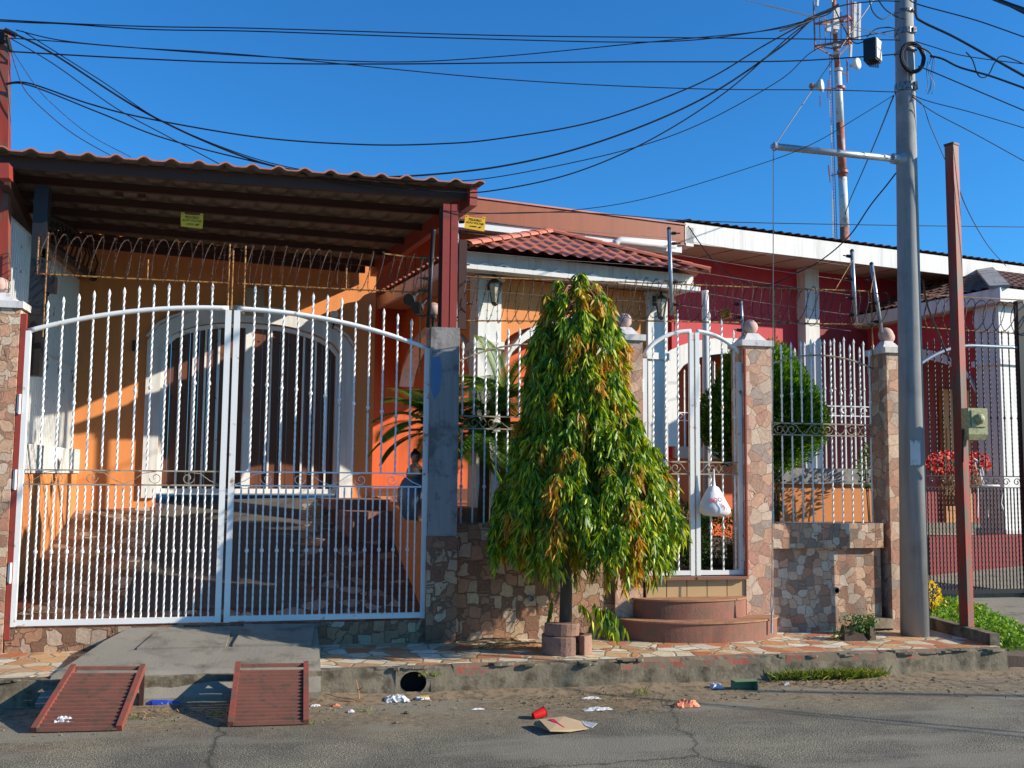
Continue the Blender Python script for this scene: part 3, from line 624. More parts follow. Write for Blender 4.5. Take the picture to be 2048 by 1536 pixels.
def warn(cx, cy, Y, label, mat='yellow', rot=0.0, yaw=0.0, wd=.185, ht=.118):
    c = P(cx, cy, Y); r = root('warning_sign', tuple(c), label, 'sign', 'high voltage warning plates on the fence wires')
    T = Matrix.Translation(c) @ Matrix.Rotation(yaw, 4, 'Z') @ Matrix.Rotation(rot, 4, 'Y') @ Matrix.Rotation(R(90), 4, 'X')
    h, v = wd/2, ht/2; pl_ = [(-h*.97, -v), (0, -v*1.06), (h*.98, -v*1.12), (h, 0), (h*.97, v*1.15), (h*.72, v*1.15), (h*.66, v*.86), (0, v*.80), (-h*.66, v*.86), (-h*.72, v*1.12), (-h, v*1.1), (-h*1.02, 0)]
    mb = MB(lambda p: T @ Vector(p)); mb.prism([(a, c2_, -.001) for a, c2_ in pl_], (0, 0, .002)); mb.build('plate', M[mat], r)
    for s_, sz, dx, dy in (('PELIGRO', .030, 0, .026), ('ALTO VOLTAJE', .0235, 0, -.002), ('ULINSEO', .017, -.012, -.034)):
        words(s_, sz, T @ Matrix.Translation((dx, dy, .0018)), M['ink'], 'lettering', r)
    mb = MB(lambda p: T @ Vector(p))
    mb.prism([(h*.25, -v*.75, .0012), (h*.55, -v*.35, .0012), (h*.50, -v*.5, .0012), (h*.75, -v*.4, .0012), (h*.4, -v*.85, .0012), (h*.45, -v*.65, .0012)], (0, 0, .001))
    for s_ in (-1, 1): mb.ball((s_*h*.84, v*.9, .002), .004, 8)
    mb.build('bolt_mark', M['ink'], r); return r
warn(950, 446, 8.70, 'yellow high voltage warning plate in full sun above the porch roof', rot=R(4))
warn(384, 441, 8.98, 'yellow high voltage warning plate in the dark shade under the carport roof', rot=R(1))
warn(1451, 627, 8.70, 'small bent orange warning plate on the barbed wire over the walk gate', mat='orange_sign', rot=R(-12), yaw=R(-48), wd=.10, ht=.10)
# ================================================================== ORANGE HOUSE (house frame u, v, z)
VW, VF = VO(13.1), VO(12.0)
def hu(x, y, off=13.1): return HU(x, y, off)[0]
def hz(x, y, off=13.1): return HU(x, y, off)[1]
hroot = root('orange_house', tuple(HT((1.0, VW, 1.0))), 'orange single storey house with arched double door, tiled porch and brown roof edge', 'house')
def hb(): return MB(HT)
def arch_pts(ul, ur, zs, zt, n=20, p=2.2, q=.62):
    uc = (ul+ur)/2; a = (ur-ul)/2
    return [(uc+a*t, zs+(zt-zs)*max(0, 1-abs(t)**p)**q) for t in [-1+2*i/n for i in range(n+1)]]
def arch_wall(mb, u0, u1, z0, z1, ul, ur, zs, zt, v0, v1, m=0, zsill=None, p=2.2, q=.62):
    d = (0, v1-v0, 0)
    mb.box(u0, ul, v0, v1, z0, z1, m); mb.box(ur, u1, v0, v1, z0, z1, m)
    if zsill is not None: mb.box(ul, ur, v0, v1, z0, zsill, m)
    ap = arch_pts(ul, ur, zs, zt, p=p, q=q)
    n = len(ap)
    for i in range(n-1):
        (ua, za), (ub, zb_) = ap[i], ap[i+1]
        mb.hexa([(ua, v0, za), (ub, v0, zb_), (ub, v1, zb_), (ua, v1, za), (ua, v0, z1), (ub, v0, z1), (ub, v1, z1), (ua, v1, z1)], m)
def arch_band(mb, ul, ur, zs, zt, wd, v0, v1, zb_=None, m=0, p=2.2, q=.62, wt=None):
    wt = wt or wd; A = arch_pts(ul, ur, zs, zt, p=p, q=q); B_ = arch_pts(ul-wd, ur+wd, zs+wt*.25, zt+wt, p=p, q=q)
    for i in range(len(A)-1):
        mb.hexa([(A[i][0], v0, A[i][1]), (A[i+1][0], v0, A[i+1][1]), (A[i+1][0], v1, A[i+1][1]), (A[i][0], v1, A[i][1]),
                 (B_[i][0], v0, B_[i][1]), (B_[i+1][0], v0, B_[i+1][1]), (B_[i+1][0], v1, B_[i+1][1]), (B_[i][0], v1, B_[i][1])], m)
    if zb_ is not None:
        mb.box(ul-wd, ul, v0, v1, zb_, zs, m); mb.box(ur, ur+wd, v0, v1, zb_, zs, m)
        mb.prism([(ul-wd, v0, zs), (ul, v0, zs), (ul-wd, v0, zs+wt*.25)], (0, v1-v0, 0), m); mb.prism([(ur, v0, zs), (ur+wd, v0, zs), (ur+wd, v0, zs+wt*.25)], (0, v1-v0, 0), m)
OG = 12.4; VWG = VO(OG)
def gu(x, y): return HU(x, y, OG)[0]
def gz(x, y): return HU(x, y, OG)[1]
uc0 = gu(747, 800); ug0 = gu(250, 800)
dl, dr = gu(319, 800), gu(681, 800); zs_, zt_ = gz(319, 690), gz(500, 645); zd = gz(500, 987)
ZS = 4.80                                                    # underside of the eaves at the wall
mb = hb(); arch_wall(mb, ug0-1.2, uc0, .4, 4.72, dl, dr, zs_, zt_, VWG, VWG+.16); mb.build('garage_wall', M['orange'], hroot)
mb = hb(); arch_band(mb, dl, dr, zs_, zt_, .16, VWG-.05, VWG-.002, zd-.05, wt=.17); mb.build('door_surround', M['white'], hroot)
mb = hb(); arch_band(mb, dl-.15, dr+.15, zs_+.08, zt_+.165, .035, VWG-.075, VWG-.051, wt=.03); mb.build('door_moulding', M['white'], hroot)
# arched double door
da = arch_pts(dl+.01, dr-.01, zs_, zt_-.01)
door = hb()
for i in range(len(da)-1):
    (ua, za), (ub, zb_) = da[i], da[i+1]
    door.box(ua+.003, ub-.003, VWG+.085, VWG+.12, zd, (za+zb_)/2)
door = door.build('arched_door', M['wood'], hroot)
um = gu(497, 800)
mb = hb(); arch_band(mb, dl+.06, dr-.06, zs_-.01, zt_-.06, .055, VWG+.03, VWG+.085, zd, wt=.05)
def dtop(u): t = (u-(dl+dr)/2)/((dr-dl)/2); return zs_+(zt_-zs_)*max(0, 1-abs(t)**2.2)**.62-.06
mb.box(um-.05, um+.05, VWG+.03, VWG+.083, zd+.06, dtop(um)); mb.box(dl+.06, dr-.06, VWG+.03, VWG+.084, zd, zd+.055); mb.build('door_frame', M['white_metal'], door)
for k in range(1, 9):
    for s_ in (-1, 1):
        pass
for x in (358, 385, 409, 436, 541, 566, 607, 631, 655):
    u = gu(x, 800); mb = hb(); mb.box(u-.011, u+.011, VWG+.05, VWG+.072, zd+.05, dtop(u)); mb.build('grille_bar', M['white_metal'], door)
st0 = None
for zz in (zd+.1, zd+1.12, zs_-.12):
    for k in range(16):
        u = dl+.14+(dr-dl-.28)*k/15
        if abs(u-um) < .1: continue
        q = HT((u, VWG+.084, zz+(0 if zz < zs_-.2 else max(0, dtop(u)-zs_)*.9)))
        if st0 is None: mb = MB(); mb.ball(q, .013, 6); st0 = mb.build('door_stud', M['bronze'], door); q0_ = q.copy()
        else: copy_part(st0, door, q-q0_)
mb = hb(); c = (um-.01, VWG+.02, gz(490, 822)); mb.tube([(c[0]-.16+.02*math.cos(a), c[1], c[2]+.03*math.sin(a)) for a in [i*math.pi/6 for i in range(13)]], .007, 6); mb.build('door_ring', M['white_metal'], door)
mb = hb(); mb.box(c[0]+.01, c[0]+.035, c[1]-.02, c[1]+.02, c[2]-.06, c[2]+.14); mb.build('door_handle', M['white_metal'], door)
# things on the garage wall
def small_box(x0, y0, x1, y1, mat, label, cat, name, dep=.08):
    ua, za = HU(x0, y1, OG); ub, zb_ = HU(x1, y0, OG)
    r = root(name, tuple(HT(((ua+ub)/2, VWG, za))), label, cat)
    mb = hb(); mb.box(ua, ub, VWG-dep, VWG-.001, za, zb_); mb.build('casing', M[mat], r)
    mb = hb(); mb.box(ua+.015, ub-.015, VWG-dep-.006, VWG-dep, za+.02, zb_-.02); mb.build('cover', M[mat], r); return r
small_box(264, 682, 277, 702, 'black', 'small black box on the orange wall left of the arched door', 'wall box', 'doorbell_box', .05)
small_box(488, 580, 527, 632, 'soffit', 'grey electrical box above the middle of the arched door', 'wall box', 'junction_box', .07)
# globe lamp right of the door
gp = HT((gu(664, 628), VWG-.12, gz(664, 632)))
r = root('globe_lamp', tuple(gp), 'white globe lamp on the orange wall right of the arched door', 'wall lamp')
b = MB(); b.ball(gp, .052, 16); b.build('globe', M['white_plastic'], r, smooth=True)
b = MB(); q = HT((gu(664, 628), VWG, gz(664, 660))); b.tube([gp-Vector((0, 0, .05)), gp-Vector((0, 0, .10)), q-Vector((0, 0, .02)), q], .012, 6); b.lathe(gp-Vector((0, 0, .075)), [(.03, 0), (.034, .03)], 12); b.build('bracket', M['black'], r)
# porch / right-hand wall
uR = hu(1343, 560); VP_, VB = VO(10.45), VO(13.5)
mb = hb(); mb.box(uc0-.0, uR, VB, VB+.15, .4, ZS+.3); mb.build('porch_wall', M['deep_orange'], hroot)  # porch shade and bounced orange light are in this wall's colour
mb = hb(); mb.box(uc0-.16, uc0-.001, VWG+.161, VB+.1, .4, ZS+.3); mb.build('return_wall', M['orange'], hroot)
mb = hb(); mb.box(uc0, uR, VB-.02, VB-.001, 1.0, hz(900, 978)); mb.build('tile_skirting', M['wood'], hroot)
# eaves
zf0, zf1 = 4.66, 4.93
ul_ = hu(560, 430, 12.0); ub_ = hu(1366, 460, 12.0)
UL = hu(620, 400, 12.0)
mb = hb(); mb.box(UL, ub_, VF-.03, VF, zf0, zf1+.02); mb.build('roof_edge_board', M['fascia_brown'], hroot)
mb = hb(); mb.box(UL, ub_-.02, VF+.001, VF+.14, zf0-.10, zf0+.06); mb.build('gutter', M['white_plastic'], hroot)
mb = hb(); mb.hexa([(-3.2, VF+.14, zf0+.02), (ub_, VF+.14, zf0+.02), (ub_, VW+.3, ZS), (-3.2, VW+.3, ZS), (-3.2, VF+.14, zf0+.05), (ub_, VF+.14, zf0+.05), (ub_, VW+.3, ZS+.03), (-3.2, VW+.3, ZS+.03)])
mb.hexa([(-.5, VW+.3, ZS), (ub_, VW+.3, ZS), (ub_, VB+.2, ZS+.02), (-.5, VB+.2, ZS+.02), (-.5, VW+.3, ZS+.03), (ub_, VW+.3, ZS+.03), (ub_, VB+.2, ZS+.05), (-.5, VB+.2, ZS+.05)])
mb.build('soffit', M['soffit'], hroot)
mb = hb()
for i in range(14):
    u = -2.6+i*.62
    if u < ub_-.1: mb.hexa([(u, VF+.16, zf0+.016), (u+.012, VF+.16, zf0+.016), (u+.012, VW, ZS-.018), (u, VW, ZS-.018), (u, VF+.16, zf0+.022), (u+.012, VF+.16, zf0+.022), (u+.012, VW, ZS-.0), (u, VW, ZS-.0)])
vm = (VF+VW)/2+.1; zm = zf0+.02+(ZS-zf0-.02)*(vm-VF-.14)/(VW+.16-VF)-.006
mb.box(.6, ub_-.05, vm, vm+.012, zm-.004, zm+.006)
mb.build('soffit_joints', M['fascia_brown'], hroot)
mb = hb(); mb.hexa([(UL, VF-.05, zf1+.021), (ub_+.02, VF-.05, zf1+.021), (ub_+.02, VF+6, zf1+1.0), (UL, VF+6, zf1+1.0), (UL, VF-.05, zf1+.04), (ub_+.02, VF-.05, zf1+.04), (ub_+.02, VF+6, zf1+1.02), (UL, VF+6, zf1+1.02)])
mb.build('roof', M['tile_roof'], hroot)
# white overflow pipe under the eaves
p1, p2, p3 = [HT((HU(x, y, 11.9)[0], VO(11.9), HU(x, y, 11.9)[1])) for x, y in ((1232, 500), (1232, 480), (1350, 490))]
b = MB(); b.tube([p1, p1.lerp(p2, .8), p2.lerp(p3, .07), p3], .052, 12); b.sm = True; b.build('overflow_pipe', M['white_plastic'], hroot)
# columns and arches of the porch
OE = 9.9
uL, zL = HU(927, 500, OE); uE, zE = HU(1420, 552, OE); VG = VO(OE); zE_ = HU(1101, 512, OE)[1]-.13; zG_ = HU(1101, 541, OE)[1]
zfl = hz(965, 1015, 10.45); zpc = zG_-.01
cl0, cl1 = hu(957, 600, 10.45), hu(1003, 600, 10.45); cr0, cr1 = hu(1296, 600, 10.45), hu(1335, 600, 10.45)
for ca, cb_, lab in ((cl0, cl1, 'left'), (cr0, cr1, 'right')):
    mb = hb(); mb.box(ca, cb_, VP_, VP_+.26, .5, zpc); mb.box(ca-.03, cb_+.03, VP_-.03, VP_+.29, 2.82, 2.90); mb.box(ca-.03, cb_+.03, VP_-.03, VP_+.29, zpc-.05, zpc-.001)
    mb.build('porch_column', M['white'], hroot)
mb = hb(); arch_wall(mb, cl1, cr0, 2.75, zpc, cl1+.001, cr0-.001, 2.80, 3.18, VP_+.05, VP_+.2, p=2, q=.5); mb.build('arch_spandrel', M['orange'], hroot)
mb = hb(); arch_band(mb, cl1+.06, cr0-.06, 2.62, 3.13, .0, VP_+.02, VP_+.23, wt=.13, p=2, q=.62); mb.build('arch_trim', M['white'], hroot)
# side arches back to the wall (left side of the porch)
def side_arch(u0, u1, name):
    W = lambda q: HT((q[1], q[0], q[2]))
    mb = MB(W); arch_wall(mb, VP_+.26, VB, 2.7, zpc, VP_+.27, VB-.01, 2.75, 3.25, u0, u1); mb.build('arch_spandrel', M['orange'], hroot)
    mb = MB(W); arch_band(mb, VP_+.32, VB-.06, 2.62, 3.2, .0, u0-.02, u1+.02, wt=.11); mb.build('arch_trim', M['white'], hroot)
side_arch(cl0+.04, cl0+.2, 'l'); 
mb = hb(); mb.box(cl0-.25, cr1+.3, VP_-.25, VB, .45, zfl); mb.build('porch_floor', M['step'], hroot)
mb = hb(); mb.box(cl0-1.3, cl0-.25, VP_+.25, VB, .45, zfl-.05); mb.box(cl0-1.3, cl0-.25, VP_+.9, VB, .45, zfl+.06);  mb.build('porch_step', M['step'], hroot)
# porch roof

um_ = (uL+uE)/2; lo, hi = VG, VG+6
d = ray(1097, 467)
dn = d.dot(E1); t_ = um_/dn; ap = CC+d*t_; vA = ap.dot(E2); zA = ap.z
vA = min(max(vA, VG+.8), VG+2.6)
PR = root('porch_roof', tuple(HT((um_, VG, zE_))), 'hipped porch roof of red clay coloured tiles with white gutter', 'porch roof')
def tiled(name, A, B_, apex, apex2, par, mat, pitch=.175, course=.24, amp=.028, flip=False):
    # eave A->B, ridge apex->apex2 (same point for a hip triangle); tiles as a height field on the slope
    A, B_, C1, C2 = [Vector(q) for q in (A, B_, apex, apex2)]
    ex = (B_-A); L = ex.length; ex.normalize(); up = (C1-A); up = up-ex*up.dot(ex); H = up.length; up.normalize(); nn = ex.cross(up)
    if nn.z < 0: nn = -nn
    a1 = (C1-A).dot(ex); a2 = (C2-A).dot(ex)
    mb = MB(HT); ns = int(L/pitch*10); rows = []; nc = max(1, int(H/course)+1)
    for i in range(ns+1):
        s_ = L*i/ns
        tm = H
        if s_ < a1: tm = H*s_/max(a1, 1e-6)
        elif s_ > a2: tm = H*(L-s_)/max(L-a2, 1e-6)
        ph = (s_/pitch) % 1.0; w_ = math.sin(math.pi*min(1, ph/.62))**.8*amp if ph < .62 else -.25*amp*math.sin(math.pi*(ph-.62)/.38)
        col_ = []
        for c_ in range(nc):
            for f_, st in ((0, .022), (.5, .011), (.999, .001)):
                t = min((c_+f_)*course, tm); col_.append(A+ex*s_+up*t+nn*(w_+(st if t < tm else .0)))
        rows.append(col_)
    m_ = len(rows[0]); vs = [q for r_ in rows for q in r_]
    mb.add(vs, [(i*m_+j, (i+1)*m_+j, (i+1)*m_+j+1, i*m_+j+1) for i in range(ns) for j in range(m_-1)])
    return mb.build(name, mat, par)
zq = zA; LA = (uL, VG, zE_+.13); RA = (uE, VG, zE_+.13); AP = (um_, vA, zq); AB = (um_, VB-.2, zq); LB = (uL, VB-.2, zE_+.13); RB = (uE, VB-.2, zE_+.13)
tiled('roof_tiles', LA, RA, AP, AP, PR, M['tile_roof'])
tiled('roof_tiles', LB, LA, AB, AP, PR, M['tile_roof']); tiled('roof_tiles', RA, RB, AP, AB, PR, M['tile_roof'])
def ridge(a, c, wd=.11):
    mb = MB(HT); a = Vector(a); c = Vector(c); n = 9
    for i in range(n):
        p, q = a.lerp(c, i/n), a.lerp(c, (i+1)/n+.01); dr_ = (q-p).normalized(); sd_ = dr_.cross(Vector((0, 0, 1))).normalized()
        up = sd_.cross(dr_)
        for k in range(6):
            t0, t1 = math.pi*k/6, math.pi*(k+1)/6
            f = lambda o, t, s_: o+sd_*math.cos(t)*wd*s_+up*(math.sin(t)*.055*s_+.012)
            mb.quad(f(p, t0, 1.08), f(p, t1, 1.08), f(q, t1, .95), f(q, t0, .95))
    mb.build('ridge_cap', M['ridge'], PR)
ridge(LA, AP); ridge(RA, AP); ridge(AP, AB)
mb = hb(); mb.box(uL+.03, uE-.03, VG+.30, VG+.34, zG_, zE_+.16); mb.box(uL+.03, uL+.08, VG+.341, VB-.2, zG_, zE_+.125); mb.box(uE-.08, uE-.03, VG+.341, VB-.2, zG_, zE_+.125); mb.build('fascia_board', M['white'], PR)
mb = hb(); mb.box(uL+.08, uE-.08, VG+.345, VB-.3, zG_, zG_+.02); mb.build('porch_ceiling', M['soffit'], PR)
mb = hb(); n = 14; L_ = uE-uL-.02
for i in range(n):
    ua = uL+.01+L_*i/n; mb.box(ua+.001, ua+L_/n-.001, VG+.18, VG+.298, zG_-.025, zG_+.025)
    if i % 5 != 3: mb.tube([(ua+.02, VG+.22, zG_+.02), (ua+L_/n*.45, VG+.22, zG_+.04+.012*(i % 3)), (ua+L_/n*.8, VG+.22, zG_+.03), (ua+L_/n, VG+.22, zG_+.015)], .024, 6)
mb.build('gutter', M['white_plastic'], PR)
for x0, y0, x1, y1 in ((918, 535, 908, 700), (1407, 565, 1418, 1020)):
    uu = u2 = HU((x0+x1)/2, (y0+y1)/2, OE+.24)[0]; v = VG+.24
    mb = hb(); mb.tube([(uu, v, zG_), (u2, v, zG_-.22), (u2, v, .6)], .042, 12); mb.sm = True; mb.build('downpipe', M['white_plastic'], PR)
# carriage lanterns on the columns
def lantern(x, y, label):
    u, z = HU(x, y, 10.32); v = VP_-.13; r = root('wall_lantern', tuple(HT((u, v, z-.14))), label, 'lantern', 'carriage lanterns on the porch columns')
    mb = hb(); mb.lathe((u, v, z), [(.012, .17), (.02, .15), (.012, .14), (.075, .095), (.085, .085), (.085, .075)], 10); mb.tube([(u, VP_, z+.1), (u, v+.05, z+.19), (u, v, z+.17)], .010, 6); mb.build('top', M['bronze'], r)
    mb = hb(); mb.lathe((u, v, z), [(.035, -.13), (.072, .074)], 6); mb.build('glass', M['lantern_glass'], r)
    mb = hb()
    for k in range(6):
        a = 2*math.pi*k/6; mb.tube([(u+.038*math.cos(a), v+.038*math.sin(a), z-.135), (u+.077*math.cos(a), v+.077*math.sin(a), z+.078)], .006, 4)
    mb.lathe((u, v, z-.15), [(.01, -.02), (.04, 0), (.042, .02)], 8); mb.box(u-.04, u+.04, VP_-.012, VP_-.001, z+.02, z+.17); mb.build('cage', M['bronze'], r)
lantern(990, 582, 'bronze carriage lantern on the left porch column'); lantern(1322, 612, 'bronze carriage lantern on the right porch column, above the walk gate')

# ================================================================== RED HOUSE
rr_ = root('red_house', tuple(HT((8, VW, .6))), 'crimson house with long white roof edge, white columns and arched window', 'house')
uK = hu(2300, 560)
wl, wr = hu(1352, 800), hu(1585, 800); wz0, wzs, wzt = hz(1352, 893), hz(1352, 748), hz(1440, 706)
mb = hb(); arch_wall(mb, uR+.001, hu(1880, 560), hz(1380, 915), ZS+.3, wl, wr, wzs, wzt, VW, VW+.16, zsill=wz0, p=2, q=.6); mb.box(hu(1880, 560), uK, VW, VW+.16, 0, ZS+.3); mb.build('wall', M['crimson'], rr_)
mb = hb(); mb.box(uR+.001, hu(1880, 560), VW+.01, VW+.15, .3, hz(1380, 916)); mb.build('lower_wall', M['deep_orange'], rr_)
mb = hb(); mb.box(uR+.001, wr+.5, VW-.06, VW-.002, hz(1380, 917), wz0); mb.build('window_sill', M['soffit'], rr_)
wn_ = hb(); wn_.box(wl-.1, wr+.1, VW+.75, VW+.8, wz0-.2, wzt+.1); wn_ = wn_.build('arched_window', M['deep_orange'], rr_)
mb = hb(); arch_band(mb, wl, wr, wzs, wzt, .42, VW-.05, VW-.002, wz0, p=2, q=.6, wt=.24); mb.build('window_surround', M['white'], wn_)
mb = hb(); arch_band(mb, wl+.03, wr-.03, wzs-.01, wzt-.03, .03, VW+.02, VW+.06, wz0, p=2, q=.6); mb.build('window_frame', M['black'], wn_)
def wtop(u): t = (u-(wl+wr)/2)/((wr-wl)/2); return wzs+(wzt-wzs)*max(0, 1-abs(t)**2)**.6
for k in range(16):
    u = wl+.06+(wr-wl-.12)*k/15; mb = hb(); mb.box(u-.009, u+.009, VW+.065, VW+.08, wz0, wtop(u)-.16); mb.lathe((u, VW+.072, wtop(u)-.16), [(.012, 0), (.018, .02), (.002, .06)], 6); mb.ball((u, VW+.072, wz0+.75), .016, 6); mb.build('window_bar', M['white_metal'], wn_)
for k in range(5):
    u = wl+.3+(wr-wl-.5)*k/4; mb = hb(); mb.box(u-.02, u+.02, VW+.1, VW+.13, wz0, wtop(u)); mb.build('window_mullion', M['black'], wn_)
mb = hb()
for z in (wz0+.40, wz0+.52): mb.box(wl+.05, wr-.05, VW+.062, VW+.082, z-.006, z+.006)
for k in range(6):
    u = wl+.12+k*(wr-wl-.24)/5; mb.tube([q9 for q9 in spiral(u, VW+.07, wz0+.46, .05, 1.1, 0)], .006, 4)
mb.build('window_scroll', M['white_metal'], wn_)
mb = hb(); mb.box(hu(1368, 455, 12), uK, VF-.03, VF, 4.70, 4.99); mb.box(hu(1366, 455, 12)+.03, hu(1368, 455, 12)+.14, VF-.03, VF+.9, 4.66, 4.93); mb.build('roof_edge_board', M['white'], rr_)
ua = hu(1368, 455, 12)
mb = hb(); mb.hexa([(ua, VF+.001, 4.72), (uK, VF+.001, 4.72), (uK, VW+.2, ZS), (ua, VW+.2, ZS), (ua, VF+.001, 4.75), (uK, VF+.001, 4.75), (uK, VW+.2, ZS+.03), (ua, VW+.2, ZS+.03)]); mb.build('soffit', M['soffit'], rr_)
mb = hb()
for i in range(12):
    u = ua+.3+i*.62; mb.hexa([(u, VF+.01, 4.712), (u+.01, VF+.01, 4.712), (u+.01, VW, ZS-.018), (u, VW, ZS-.018), (u, VF+.01, 4.72), (u+.01, VF+.01, 4.72), (u+.01, VW, ZS-.0), (u, VW, ZS-.0)])
mb.build('soffit_joints', M['wall_tan'] if False else M['fascia_brown'], rr_)
mb = hb(); pr_ = HU(1497, 511, 12.6); mb.lathe((pr_[0], VO(12.6), pr_[1]-.012), [(.055, 0), (.06, .012), (.06, .03)], 16); mb.build('recessed_lamp', M['white_plastic'], rr_)
tiled('roof', (ua, VF-.06, 5.0), (uK, VF-.06, 5.0), (ua+.05, VF+5, 6.0), (uK-.01, VF+5, 6.0), rr_, M['greyroof'], pitch=.16, course=.5, amp=.02)
ck = hu(1613, 740, 12.9), hu(1641, 740, 12.9)
mb = hb(); mb.box(ck[0], ck[1], VO(12.9), VO(12.9)+.24, .4, 4.78); mb.build('column', M['white'], rr_)
# garden wall seen through the right railing
gw = root('garden_wall', (5.5, 10.4, .5), 'low orange garden wall with pale cap behind the right railing', 'wall')
b = MB(); xa, xb_ = P(1560, 1000, 10.4).x, P(1760, 1000, 10.4).x+.5; b.box(xa, xb_, 10.4, 10.56, .5, P(1650, 968, 10.4).z); b.build('wall_face', M['orange'], gw)
b = MB(); b.box(xa-.03, xb_, 10.36, 10.6, P(1650, 968, 10.4).z, P(1650, 937, 10.4).z); b.build('coping', M['pillar_grey'], gw)
b = MB()
for k in range(13):
    x = xa+.12+k*.125; zt2 = 3.0 if k > 1 else 2.95
    zb2 = P(1650, 937, 10.4).z
    b = MB(); b.tube([(x, 10.47, zb2), (x, 10.47, zt2-.12*abs(k-6)/6)], .010, 4); b.lathe((x, 10.47, zt2-.12*abs(k-6)/6), [(.012, 0), (.018, .02), (.002, .06)], 6); b.lathe((x, 10.47, 2.45), [(.01, -.02), (.02, 0), (.01, .02)], 6); b.build('bar', M['white_metal'], gw)
b = MB(); zb2 = P(1650, 830, 10.4).z
for z in (zb2, zb2+.11): b.box(xa+.1, xb_, 10.463, 10.477, z-.006, z+.006)
for k in range(6): 
    b.tube(spiral(xa+.35+k*.25, 10.47, zb2+.055, .045, 1.1, 0 if k % 2 else math.pi, 1 if k % 2 else -1), .007, 4)
    b.tube([(xa+.22+k*.25, 10.47, zb2+.01), (xa+.25+k*.25, 10.47, zb2+.055), (xa+.22+k*.25, 10.47, zb2+.10), (xa+.19+k*.25, 10.47, zb2+.055), (xa+.22+k*.25, 10.47, zb2+.01)], .007, 4)
b.build('scroll_band', M['white_metal'], gw)

# ================================================================== RIGHT-HAND PORCH OF THE RED HOUSE
vb8 = VW-.03
q0 = G(2000, 592, 4.0); uq, vq = q0.dot(E1), q0.dot(E2)
pr2 = root('side_porch', tuple(HT((uq+1, vq, 0))), 'porch of the red house at the right edge, brown tiled roof and white columns', 'porch')
tiled('roof_tiles', (uq, vq, 4.12), (uq+9, vq, 4.12), (uq+2, vq+2, 4.95), (uq+7, vq+2, 4.95), pr2, M['greyroof'])
tiled('roof_tiles', (uq, vq+4, 4.12), (uq, vq, 4.12), (uq+2, vq+2, 4.95), (uq+2, vq+2, 4.95), pr2, M['greyroof'])
mb = hb(); mb.box(uq, uq+9, vq-.03, vq, 3.92, 4.115); mb.box(uq-.03, uq, vq-.03, vq+4, 3.92, 4.115); mb.build('fascia_board', M['white'], pr2)
mb = hb(); mb.box(uq+.001, uq+9, vq+.001, vq+4, 3.90, 3.93); mb.build('porch_ceiling', M['soffit'], pr2)
a_, c_ = HT((uq, vq, 4.13)), HT((uq+2, vq+2, 4.97))
b = MB(); b.beam(a_, c_, .26, .05); b.build('ridge_cap', M['pillar_grey'], pr2)
cu0 = uq+.10
mb = hb(); mb.box(cu0, cu0+.42, vq+.12, vq+.54, .6, 3.9); mb.box(cu0-.05, cu0+.47, vq+.07, vq+.59, .6, .74); mb.box(cu0-.04, cu0+.46, vq+.08, vq+.58, 3.05, 3.13); mb.build('column', M['white'], pr2)
W2 = lambda q: HT((q[1], q[0], q[2]))
mb = MB(W2); arch_wall(mb, vq+.54, vq+3.5, 2.6, 3.9, vq+.55, vq+3.4, 2.7, 3.35, cu0+.1, cu0+.3); mb.build('arch_spandrel', M['crimson'], pr2)
mb = MB(W2); arch_band(mb, vq+.6, vq+3.35, 2.65, 3.3, .0, cu0+.07, cu0+.33, wt=.16); mb.build('arch_trim', M['white'], pr2)
mb = hb(); mb.box(cu0+.42, cu0+9, vq+.2, vq+.4, 3.3, 3.9); mb.build('arch_spandrel', M['crimson'], pr2)
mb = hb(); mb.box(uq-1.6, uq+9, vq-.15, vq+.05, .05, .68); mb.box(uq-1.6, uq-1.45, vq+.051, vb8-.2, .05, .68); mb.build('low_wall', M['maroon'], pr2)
mb = hb(); mb.box(uq-1.44, uq+9, vq+.051, vb8-.03, .05, .62); mb.build('floor', M['soffit'], pr2)
mb = hb(); mb.box(uq-1.2, uq+9, vb8-.02, vb8+.02, .05, 3.85); mb.build('back_wall', M['maroon'], pr2)  # crimson wall toned down to maroon, porch shade put into its colour
o13 = 13.05
xd0, zd0 = HU(1880, 895, o13); xd1, zd1 = HU(1934, 782, o13)
mb = hb(); mb.box(xd0, xd1, vb8-.09, vb8-.021, .62, zd1); mb.build('door', M['wood_light'], pr2)
mb = hb()
for z in (.9, 1.7): mb.box(xd0+.08, xd0+(xd1-xd0)*.46, vb8-.105, vb8-.091, z, z+.6); mb.box(xd0+(xd1-xd0)*.54, xd1-.08, vb8-.105, vb8-.091, z, z+.6)
mb.build('door_panel', M['wood_light'], pr2)
# ================================================================== CARPORT
YC = 8.6
cp = root('carport', (-.6, YC, 0), 'carport roof of ribbed clay coloured sheets on dark red steel over the driveway', 'carport')
def cpos(x, t, dzz=0):
    # x along the front edge, t 0..1 back to the house wall
    p0 = Vector((x, YC, 0)); L = (OG-.08-YC+.2*x)/(.99+.028); p = p0+Vector((-.142, .99, 0))*L*t
    return Vector((p.x, p.y, 3.97+.09*t+dzz))
XA, XB = -3.1, 1.53
b = MB(); ns = 250; mt = 14; vs = []
for i in range(ns+1):
    x = XA+(XB+.08-XA)*i/ns; ph = (x/.215) % 1.0
    h = .030*(math.sin(math.pi*ph/.55)**1.0 if ph < .55 else -.0)
    for j in range(mt+1):
        t = -.03+1.02*j/mt; vs.append(cpos(x, t, h+.012*(1-(t*6) % 1)))
b.add(vs, [(i*(mt+1)+j, (i+1)*(mt+1)+j, (i+1)*(mt+1)+j+1, i*(mt+1)+j+1) for i in range(ns) for j in range(mt)])
o = b.build('roof_sheets', [M['tile_roof'], M['sheet_under']], cp)
